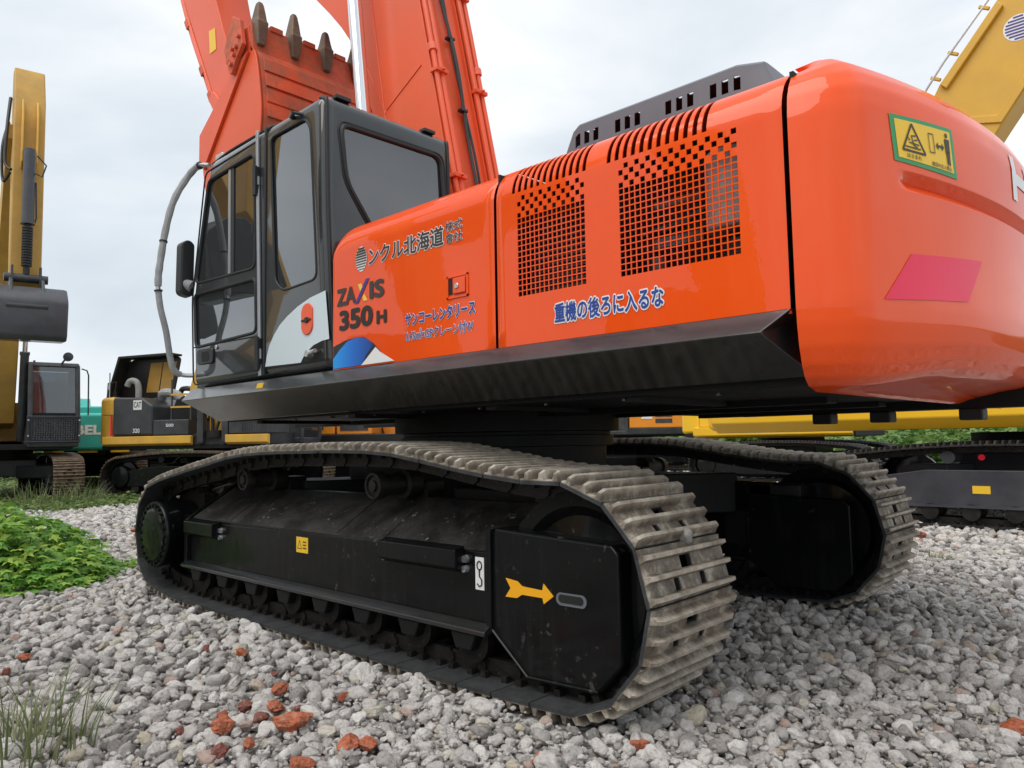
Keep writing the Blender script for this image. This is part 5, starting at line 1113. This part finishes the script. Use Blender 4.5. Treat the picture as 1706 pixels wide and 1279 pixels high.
for p in ((-.72, 5.82), (-.50, 6.09), (-.12, 6.56)): mb = MB(); mb.obox((p[0] - .03, -.43, p[1] + .02), (.13, .05, .04), Matrix.Rotation(R(30), 3, 'Y')); mb.build('pipe_clamp', 'yellow_boom', RE_, bevel=.006)
rs = MB(); c0 = (.20, 6.19); rs.add([(c0[0] + .17 * math.cos(a), -.4035, c0[1] + .17 * math.sin(a)) for a in np.linspace(0, 2 * math.pi, 24, endpoint=False)], [tuple(range(24))]); rq = rs.build('round_decal', 'decal_white', RE_, fixn=False)
rs = MB()
for k in range(8):
    z = .14 - k * .04; w = math.sqrt(.15 ** 2 - min(.149, abs(z)) ** 2); rs.add([(c0[0] - w, -.406, c0[1] + z - .011), (c0[0] + w, -.406, c0[1] + z - .011), (c0[0] + w, -.406, c0[1] + z + .011), (c0[0] - w, -.406, c0[1] + z + .011)], [(0, 1, 2, 3)])
rs.build('stripe_pattern', 'decal_violet', rq, fixn=False)
mb = MB(); mb.box(-.42, -.24, -1.4145, -1.4112, .41, .50); mb.build('warning_sticker', 'sticker_yellow', RE_)
for x in (-.65, .65):
    mb = MB(); mb.cyl((x - 1.2 if x < 0 else x - .95, -1.44, .83), (x - 1.2 if x < 0 else x - .95, -1.455, .83), .035, n=14); mb.build('roller_cap', 'lens_red', RE_, smooth=True)

# ---------------- two more machines far on the right
FE = thing('excavator', 'small distant orange excavator with dark cab seen under the counterweight', 'excavator', (-10.85, 17.9, .1), R(222))
under(FE, SHB, 'black_paint', rollers=False); deck(FE, 'charcoal', 'charcoal'); arc_weight(FE, 'yellow_bright', -1.9, 2.75, 1.36, 1.1, 2.1)
rounded_prism_part('engine_cover', [(-1.9, 1.36), (.3, 1.36), (.3, 1.75), (-.1, 2.12), (-1.9, 2.15)], 'y', -1.36, 1.36, 'orange_far', FE, .04)
for k in (0, 1): mb = MB(); mb.box(-1.1, -.55, 1.362, 1.372, 1.52 + .2 * k, 1.66 + .2 * k); mb.build('vent', 'charcoal', FE)
mb = MB(); mb.box(-.45, -.1, 1.362, 1.372, 1.66, 1.84); mb.build('nameplate', 'decal_white', FE)
cabin(FE, 'charcoal')
BE = thing('excavator', 'yellow excavator standing behind the bright yellow one, mostly hidden', 'excavator', (-3.75, 14.4, 0), R(4))
under(BE, SHB, 'black_paint', rollers=False); deck(BE, 'charcoal', 'yellow_bright'); arc_weight(BE, 'yellow_bright', -1.9, 2.7, 1.3, 1.2, 2.0)
rounded_prism_part('engine_cover', [(-1.9, 1.36), (.3, 1.36), (.3, 2.1), (-1.9, 2.1)], 'y', -1.3, 1.3, 'yellow_bright', BE, .04)

# ---------------- row of machines across the lane (out of frame; they show in the cab's glass and paint)
QE = thing('excavator', 'yellow excavator across the lane, mirrored in the cab door glass', 'excavator', (-12.5, -9.0, 0), R(60))
under(QE, SHD, 'charcoal', rollers=False); deck(QE, 'charcoal', 'yellow_cat'); arc_weight(QE, 'yellow_cat')
rounded_prism_part('engine_cover', [(-2.1, 1.3), (.2, 1.3), (.2, 2.3), (-2.1, 2.3)], 'y', -1.34, 1.34, 'yellow_cat', QE, .06)
cabin(QE, 'charcoal'); rounded_prism_part('boom', bp_, 'y', -.24, .24, 'yellow_cat', QE); rounded_prism_part('arm', ap, 'y', -.23, .23, 'yellow_cat', QE)
rounded_prism_part('bucket', bf + [(4.60, 3.75)], 'y', -.62, .62, 'charcoal', QE)
def copy_tree(o, parent=None):
    c = o.copy(); COL.objects.link(c); c.parent = parent
    for ch in o.children: copy_tree(ch, c)
    return c
for (x, y, a, lab) in ((-6.3, -8.6, 84, 'yellow excavator across the lane, middle one of three'), (-.6, -8.9, 95, 'yellow excavator across the lane, opposite the engine doors')):
    q = copy_tree(QE); q.location = (x, y, 0); q.rotation_euler = (0, 0, R(a)); q['label'] = lab

# ================================================================== gravel, bricks, weeds
def rock(seed, sub=3, flat=.75, rough=.35, sharp=False):
    bm = bmesh.new(); bmesh.ops.create_icosphere(bm, subdivisions=sub, radius=1.)
    r_ = random.Random(seed); off = Vector((r_.uniform(0, 99), r_.uniform(0, 99), r_.uniform(0, 99))); ax = (1, r_.uniform(.62, .95), r_.uniform(.5, .8) * flat / .75)
    planes = [(Vector((r_.gauss(0, 1), r_.gauss(0, 1), r_.gauss(0, 1))).normalized(), r_.uniform(.55, .85)) for _ in range(9 if not sharp else 12)]
    for v in bm.verts:
        p = v.co.copy(); n_ = p.normalized()
        for pn, pd in planes:
            d = p.dot(pn)
            if d > pd: p -= pn * (d - pd) * (1. if sharp else .7)
        p *= 1 + rough * .5 * noise.noise(n_ * 1.6 + off) + rough * .30 * noise.noise(n_ * 4 + off) + rough * .10 * noise.noise(n_ * 9 + off)
        v.co = Vector((p.x * ax[0], p.y * ax[1], p.z * ax[2]))
    me = bpy.data.meshes.new('stone'); bm.to_mesh(me); bm.free(); me.polygons.foreach_set('use_smooth', [True] * len(me.polygons)); return me
sm = bpy.data.materials.new('stone'); sm.use_nodes = True; MATS['stone'] = sm
t = sm.node_tree; b = t.nodes['Principled BSDF']; L = t.links.new
oi = N(t, 'ShaderNodeObjectInfo'); tcn = N(t, 'ShaderNodeTexCoord')
cr = ramp(t, [(0, (.30, .28, .265)), (.14, (.50, .47, .445)), (.40, (.68, .64, .61)), (.72, (.80, .755, .72)), (.90, (.88, .845, .81)), (.96, (.66, .60, .47)), (.99, (.60, .45, .39))]); L(oi.outputs['Random'], cr.inputs[0])
vm = N(t, 'ShaderNodeVectorMath', operation='ADD'); L(tcn.outputs['Object'], vm.inputs[0]); cb = N(t, 'ShaderNodeCombineXYZ'); mm = N(t, 'ShaderNodeMath', operation='MULTIPLY'); mm.inputs[1].default_value = 61.; L(oi.outputs['Random'], mm.inputs[0]); L(mm.outputs[0], cb.inputs[0]); L(cb.outputs[0], vm.inputs[1])
nz = N(t, 'ShaderNodeTexNoise', i_Scale=2.4, i_Detail=8., i_Roughness=.72); L(vm.outputs[0], nz.inputs['Vector'])
vr = ramp(t, [(.33, (.44, .43, .42)), (.42, (.84, .84, .83)), (.54, (1.0, 1.0, .99)), (.75, (1.12, 1.12, 1.11))]); L(nz.outputs[0], vr.inputs[0])
mu = N(t, 'ShaderNodeMix', data_type='RGBA', blend_type='MULTIPLY'); mu.inputs[0].default_value = 1; L(cr.outputs[0], mu.inputs[6]); L(vr.outputs[0], mu.inputs[7])
vo = N(t, 'ShaderNodeTexVoronoi', i_Scale=7.5); L(vm.outputs[0], vo.inputs['Vector']); pr_ = ramp(t, [(.07, (.22, .21, .20)), (.17, (1, 1, 1))]); L(vo.outputs['Distance'], pr_.inputs[0])
m2 = N(t, 'ShaderNodeMix', data_type='RGBA', blend_type='MULTIPLY'); m2.inputs[0].default_value = .85; L(mu.outputs[2], m2.inputs[6]); L(pr_.outputs[0], m2.inputs[7]); L(m2.outputs[2], b.inputs['Base Color'])
b.inputs['Roughness'].default_value = .92; b.inputs['Specular IOR Level'].default_value = .2
bp = N(t, 'ShaderNodeBump', i_Strength=.65, i_Distance=.09); mh = N(t, 'ShaderNodeMath', operation='ADD'); L(nz.outputs[0], mh.inputs[0]); mh2 = N(t, 'ShaderNodeMath', operation='MULTIPLY'); mh2.inputs[1].default_value = .5; L(pr_.outputs[0], mh2.inputs[0]); L(mh2.outputs[0], mh.inputs[1]); L(mh.outputs[0], bp.inputs['Height']); L(bp.outputs[0], b.inputs['Normal'])

def scatter(name, pts, rots, scls, idx, objs, mats_=None):
    me = bpy.data.meshes.new(name); me.from_pydata([tuple(p) for p in pts], [], []); n = len(pts)
    a = me.attributes.new('rot', 'FLOAT_VECTOR', 'POINT'); a.data.foreach_set('vector', np.asarray(rots, np.float32).ravel())
    a = me.attributes.new('scl', 'FLOAT_VECTOR', 'POINT'); a.data.foreach_set('vector', np.asarray(scls, np.float32).ravel())
    a = me.attributes.new('idx', 'INT', 'POINT'); a.data.foreach_set('value', np.asarray(idx, np.int32))
    o = bpy.data.objects.new(name, me); COL.objects.link(o)
    src = bpy.data.collections.new(name + ' shapes')
    for k, (m, mt) in enumerate(objs):
        m.materials.clear(); m.materials.append(MATS[mt]); q = bpy.data.objects.new('%s_%02d' % (name, k), m); src.objects.link(q)
    ng = bpy.data.node_groups.new(name, 'GeometryNodeTree')
    ng.interface.new_socket('Geometry', in_out='INPUT', socket_type='NodeSocketGeometry'); ng.interface.new_socket('Geometry', in_out='OUTPUT', socket_type='NodeSocketGeometry')
    gi = ng.nodes.new('NodeGroupInput'); go = ng.nodes.new('NodeGroupOutput'); ip = ng.nodes.new('GeometryNodeInstanceOnPoints'); ci = ng.nodes.new('GeometryNodeCollectionInfo')
    ci.inputs[0].default_value = src; ci.inputs['Separate Children'].default_value = True; ci.inputs['Reset Children'].default_value = True; ip.inputs['Pick Instance'].default_value = True
    def attr(nm, ty): q = ng.nodes.new('GeometryNodeInputNamedAttribute'); q.data_type = ty; q.inputs[0].default_value = nm; return q.outputs[0]
    ng.links.new(gi.outputs[0], ip.inputs['Points']); ng.links.new(ci.outputs[0], ip.inputs['Instance'])
    ng.links.new(attr('idx', 'INT'), ip.inputs['Instance Index']); ng.links.new(attr('rot', 'FLOAT_VECTOR'), ip.inputs['Rotation']); ng.links.new(attr('scl', 'FLOAT_VECTOR'), ip.inputs['Scale'])
    ng.links.new(ip.outputs[0], go.inputs[0]); md = o.modifiers.new('scatter', 'NODES'); md.node_group = ng
    return o
def in_track(x, y, m=0.):
    return ((abs(y) > .985 - m) & (abs(y) < 1.605 + m) & (x > -2.15 - m) & (x < 2.05 + m))
def grid_pts(spacing, rmin, rmax, jit=.48):
    """jittered lattice round the photographer, over the sector of ground in and beside view"""
    xs_ = np.arange(-26, 14, spacing); ys_ = np.arange(-9, 24, spacing); X, Y = np.meshgrid(xs_, ys_); X = X + rng.uniform(-jit, jit, X.shape) * spacing; Y = Y + rng.uniform(-jit, jit, Y.shape) * spacing
    d = np.hypot(X - CAM.x, Y - CAM.y); ang = np.degrees((np.arctan2(Y - CAM.y, X - CAM.x) - math.radians(133) + math.pi) % (2 * math.pi) - math.pi)
    k = (d > rmin) & (d <= rmax) & (abs(ang) < 50); return X[k], Y[k], d[k]
def green(x, y):   # where ground cover has taken over
    return (-x + 1.5 * np.sin(y * .9) + .8 * np.sin(y * 2.3 + x)) > 12.2
stones = [(rock(100 + i, 4 if i < 8 else 3, .80, .32), 'stone') for i in range(14)]
PX = []; 
for sp, r0, r1, s0, s1, zz in ((.046, 1.2, 4.6, .018, .030, .002), (.078, 1.2, 4.6, .028, .046, .018), (.34, 1.2, 5.5, .048, .062, .024), (.036, 1.2, 3.6, .007, .015, .024), (.060, 4.6, 8.5, .024, .038, .008), (.095, 4.6, 8.5, .030, .050, .018), (.095, 8.5, 16., .034, .060, .008), (.20, 16., 26., .05, .09, .0)):
    X, Y, d = grid_pts(sp, r0, r1); k = ~in_track(X, Y) & ~green(X, Y); X, Y = X[k], Y[k]
    s = s0 + (s1 - s0) * rng.random(len(X)) ** 1.5
    PX.append(np.stack([X, Y, np.full(len(X), zz) + rng.uniform(-.004, .010, len(X)) + s * .25 - .012, s], 1))
A = np.concatenate(PX); n = len(A)
fsc = np.stack([A[:, 3] * rng.uniform(.85, 1.25, n), A[:, 3] * rng.uniform(.8, 1.1, n), A[:, 3] * rng.uniform(.75, 1.05, n)], 1)
rot = np.stack([rng.uniform(-.6, .6, n), rng.uniform(-.6, .6, n), rng.uniform(0, 6.28, n)], 1)
gv = scatter('gravel', A[:, :3], rot, fsc, rng.integers(0, 14, n), stones); kind(gv, 'stuff', 'pale grey crushed stones covering the yard', 'gravel')

def ground_at(px, py, z=0.):
    d = fwd + rgt * ((px - 853) / 1250.09) - upv * ((py - 639.5) / 1250.09); q = (z - CAM.z) / d.z; return CAM + d * q
BR = [((488, 1207), .058, 'brick', 'largest orange brick lump in the near gravel, worn smooth'),
      ((467, 1150), .038, 'brick', 'orange brick lump just above the brick cluster in the gravel'),
      ((460, 1180), .034, 'brick', 'brick piece touching the upper left of the biggest brick lump'),
      ((500, 1182), .030, 'brick_dark', 'dark red brick piece right above the biggest brick lump'),
      ((408, 1178), .034, 'brick_dark', 'brown red brick piece half buried left of the brick cluster'),
      ((372, 1212), .044, 'brick', 'cracked orange brick pair left of the biggest brick lump'),
      ((366, 1252), .034, 'brick_dark', 'dark red brick below the cracked brick pair'),
      ((583, 1240), .036, 'brick', 'left one of two rounded bricks side by side near the lower edge'),
      ((613, 1241), .036, 'brick', 'right one of two rounded bricks side by side near the lower edge'),
      ((572, 1158), .022, 'brick', 'small brick chip resting by a pale stone right of the cluster'),
      ((402, 1088), .030, 'brick', 'flat orange brick chip lying below the rear end of the track'),
      ((344, 1080), .022, 'brick_dark', 'small red brick chip left of the flat orange one'),
      ((42, 1096), .034, 'brick', 'lone orange brick piece in the gravel at the left edge'),
      ((455, 1122), .020, 'brick_dark', 'tiny dark red chip midway between track and brick cluster'),
      ((300, 1216), .020, 'brick_dark', 'small reddish chip between grass tuft and brick cluster'),
      ((1065, 1240), .026, 'brick', 'small brick piece in front of the near track end'),
      ((905, 1268), .030, 'brick', 'brick piece cut off by the lower edge below the track'),
      ((500, 1273), .034, 'brick', 'brick piece at the lower edge under the biggest lump'),
      ((1694, 1216), .040, 'brick', 'orange brick piece at the right edge of the gravel'),
      ((232, 884), .07, 'brick', 'brick piece on the gravel beyond the green weed'),
      ((98, 888), .06, 'brick', 'brick piece peeping over the top of the green weed'),
      ((1536, 893), .05, 'brick_dark', 'reddish chip between the far track and the yellow machine'),
      ((1640, 1105), .020, 'brick_dark', 'small reddish chip among grey stones at the right'),
      ((434, 1195), .028, 'brick_dark', 'dull red brick piece in the middle of the brick cluster'),
      ((415, 1240), .030, 'brick', 'long thin brick sliver under the middle of the brick cluster'),
      ((372, 1190), .024, 'brick', 'small brick lump touching the cracked pair from above'),
      ((10, 1118), .030, 'brick_dark', 'pinkish brick piece at the left edge above the grass tuft')]
for i, ((px, py), s, m, lab) in enumerate(BR):
    me = rock(700 + i, 3, .8, .5, True); me.materials.append(MATS[m]); me.polygons.foreach_set('use_smooth', [True] * len(me.polygons)); me.set_sharp_from_angle(angle=R(18))
    o = bpy.data.objects.new('brick_fragment', me); COL.objects.link(o); p = ground_at(px, py, .035); o.location = (p.x, p.y, .020 + s * .55); o.scale = (s * 1.45, s * 1.3, s * 1.15); o.rotation_euler = (random.uniform(-.3, .3), random.uniform(-.3, .3), random.uniform(0, 6)); tag(o, lab, 'brick', 'brick fragments in the gravel')
me = rock(55, 3, .8, .25); me.materials.append(MATS['stone']); me.polygons.foreach_set('use_smooth', [True] * len(me.polygons)); o = bpy.data.objects.new('stone', me); COL.objects.link(o)
d = fwd + rgt * ((1143 - 853) / 1250.09) - upv * ((893 - 639.5) / 1250.09); q = (2.295 - CAM.x) / d.x; o.location = CAM + d * q; o.scale = (.03, .045, .04); tag(o, 'pale round stone wedged between the bars of the near track', 'stone')

# ---- plants
def leaf_mat(name, c1, c2, c3):
    m = bpy.data.materials.new(name); m.use_nodes = True; MATS[name] = m; t = m.node_tree; b = t.nodes['Principled BSDF']; L = t.links.new
    g_ = N(t, 'ShaderNodeNewGeometry'); rp = ramp(t, [(0, c1), (.5, c2), (1, c3)])
    ad = N(t, 'ShaderNodeMath', operation='ADD'); oi = N(t, 'ShaderNodeObjectInfo'); L(g_.outputs['Random Per Island'], ad.inputs[0]); L(oi.outputs['Random'], ad.inputs[1]); fr_ = N(t, 'ShaderNodeMath', operation='FRACT'); L(ad.outputs[0], fr_.inputs[0]); L(fr_.outputs[0], rp.inputs[0])
    L(rp.outputs[0], b.inputs['Base Color']); b.inputs['Roughness'].default_value = .55
    tr = N(t, 'ShaderNodeBsdfTranslucent'); L(rp.outputs[0], tr.inputs[0]); mi = N(t, 'ShaderNodeMixShader'); mi.inputs[0].default_value = .35; out = t.nodes['Material Output']; L(b.outputs[0], mi.inputs[1]); L(tr.outputs[0], mi.inputs[2]); L(mi.outputs[0], out.inputs[0])
leaf_mat('leaf_weed', (.11, .28, .04), (.20, .42, .06), (.42, .58, .08))
leaf_mat('leaf_cover', (.08, .15, .03), (.15, .23, .06), (.26, .31, .11))
leaf_mat('leaf_far', (.07, .15, .03), (.13, .24, .05), (.24, .34, .10))
leaf_mat('blade', (.10, .14, .05), (.17, .21, .085), (.33, .32, .18))
LOBE = []
for k in range(5):
    a0 = R(-115 + k * 57.5); 
    LOBE += [(math.sin(a0 - .36) * .42, math.cos(a0 - .36) * .42 + .25), (math.sin(a0) * (1.0 if k == 2 else .82), math.cos(a0) * (1.0 if k == 2 else .82) + .25)]
LOBE += [(math.sin(R(150)) * .3, math.cos(R(150)) * .3 + .25), (0, 0), (-math.sin(R(150)) * .3, math.cos(R(150)) * .3 + .25)]
def add_leaf(mb, p, size, yaw, pitch, fold=.25, lobes=True):
    M = Matrix.Rotation(yaw, 3, 'Z') @ Matrix.Rotation(pitch, 3, 'X')
    o = len(mb.v); vs = [Vector((0, .28, .0))] + [Vector((x, y, -fold * abs(x) - .12 * (y - .2) ** 2)) for x, y in LOBE]
    mb.add([Vector(p) + M @ (v * size) for v in vs], [(0, 1 + i, 1 + (i + 1) % len(LOBE)) for i in range(len(LOBE))])
def weed(name, label, c, rx_, ry_, h, n, ls, mt, seed):
    r_ = random.Random(seed); T = thing(name, label, 'plant', (c[0], c[1], 0)); mb = MB(); st = MB()
    for i in range(n):
        a = r_.uniform(0, 6.283); q = math.sqrt(r_.random()); x, y = math.cos(a) * q * rx_, math.sin(a) * q * ry_
        top = h * (1 - q ** 2.2) * (.75 + .5 * noise.noise((c[0] + x * 3, c[1] + y * 3, 0))) + .04
        z = top * (.25 + .75 * r_.random() ** .55)
        add_leaf(mb, (x, y, z), ls * r_.uniform(.55, 1.25), a + r_.uniform(-1.2, 1.2) - 1.57, r_.uniform(-1.15, .25), r_.uniform(.1, .5))
        if i % 7 == 0: st.tube([(x * .6, y * .6, 0), (x * .85, y * .85, z * .6), (x, y, z)], .004, 4)
    mb.build('foliage', mt, T, fixn=False); st.build('stems', 'stem', T); return T
w0 = ground_at(75, 985)
weed('leafy_weed', 'bushy bright green weed with lobed leaves at the left edge of the gravel', (w0.x - .75, w0.y - .05), .98, .80, .74, 3200, .070, 'leaf_weed', 3)
w1 = ground_at(213, 948)
weed('leafy_weed', 'little green sprout beside the rear end of the near track', (w1.x, w1.y), .10, .10, .12, 26, .06, 'leaf_weed', 4)
def tuft(label, c, n, hgt, rad, seed, mt='blade', name='grass_tuft', w=.004):
    r_ = random.Random(seed); T = thing(name, label, 'grass', (c[0], c[1], 0)); mb = MB()
    for i in range(n):
        a = r_.uniform(0, 6.28); q = rad * math.sqrt(r_.random()); x, y = q * math.cos(a), q * math.sin(a); hh = hgt * r_.uniform(.45, 1.15); ln = r_.uniform(.15, .95) * hh; b_ = a + r_.uniform(-1.2, 1.2)
        dx, dy = math.cos(b_), math.sin(b_); ww = w * r_.uniform(.7, 1.5); px_, py_ = -dy * ww, dx * ww; vs = []
        for k in range(5):
            s = k / 4; X_, Y_, Z_ = x + dx * ln * s ** 1.8, y + dy * ln * s ** 1.8, hh * (s - .18 * s * s * ln / hh); e = (1 - s) ** .7
            vs += [(X_ - px_ * e, Y_ - py_ * e, Z_), (X_ + px_ * e, Y_ + py_ * e, Z_)]
        mb.add(vs, [(2 * k, 2 * k + 1, 2 * k + 3, 2 * k + 2) for k in range(4)])
    mb.build('blades', mt, T, fixn=False); return T
c0 = ground_at(70, 1262)
tuft('coarse grass tuft with thin blades in the lower left corner', (c0.x - .04, c0.y - .06), 150, .30, .24, 5)
c1 = ground_at(1560, 935); tuft('dry grass wisp at the foot of the far track', (c1.x, c1.y), 40, .10, .12, 6)
for i, (px, py, lab) in enumerate(((95, 840, 'tall grass in front of the left machine, below its track'), (200, 812, 'tall grass growing before the yellow and black machine'))):
    c2 = ground_at(px, py); tuft(lab, (c2.x, c2.y), 160, .55, .9, 8 + i, 'blade', 'grass_clump', .008)

def clump(seed, n, sz, h):
    r_ = random.Random(seed); mb = MB()
    for i in range(n):
        a = r_.uniform(0, 6.28); q = math.sqrt(r_.random()); add_leaf(mb, (q * math.cos(a), q * math.sin(a), h * r_.random() * (1.2 - q)), sz * r_.uniform(.6, 1.2), r_.uniform(0, 6.28), r_.uniform(-.9, .3))
    me = bpy.data.meshes.new('clump'); me.from_pydata(mb.v, [], mb.f); return me
X, Y, d = grid_pts(.22, 10., 34.); X2, Y2, d2 = grid_pts(.55, 24., 60.)
k = green(X, Y); X, Y = X[k], Y[k]; n = len(X)
gs = rng.uniform(.16, .32, n)
gc_ = scatter('ground_cover', np.stack([X, Y, np.full(n, -.01)], 1), np.stack([np.zeros(n), np.zeros(n), rng.uniform(0, 6.28, n)], 1), np.stack([gs, gs, gs * rng.uniform(.6, 1.3, n)], 1), rng.integers(0, 4, n), [(clump(20 + i, 34, .30, .55), 'leaf_cover') for i in range(4)])
kind(gc_, 'stuff', 'low green weeds and grass covering the ground behind', 'grass')
# undergrowth beyond the right-hand machines, and along the far left
pts = []; 
for i in range(2600):
    x = rng.uniform(-26, 14); y = rng.uniform(18.5, 36); y = y if y > 24.5 or x > -5.5 else 24.5 + (y - 18.5); hgt = .5 + max(0, y - 18.5) * .15 + .5 * noise.noise((x * .3, y * .3, 5))
    pts.append((x, y, rng.uniform(0, max(.2, hgt))))
for i in range(900):
    x = rng.uniform(-46, -27); y = rng.uniform(-2, 34); pts.append((x, y, rng.uniform(0, 1.2 + .5 * noise.noise((x * .2, y * .2, 2)))))
pts = np.array(pts); n = len(pts); us = rng.uniform(.55, 1.1, n)
ug = scatter('undergrowth', pts, np.stack([rng.uniform(-.4, .4, n), rng.uniform(-.4, .4, n), rng.uniform(0, 6.28, n)], 1), np.stack([us, us, us], 1), rng.integers(0, 4, n), [(clump(40 + i, 60, .22, .8), 'leaf_far') for i in range(4)])
kind(ug, 'stuff', 'mass of green shrubs beyond the parked machines', 'shrubs')
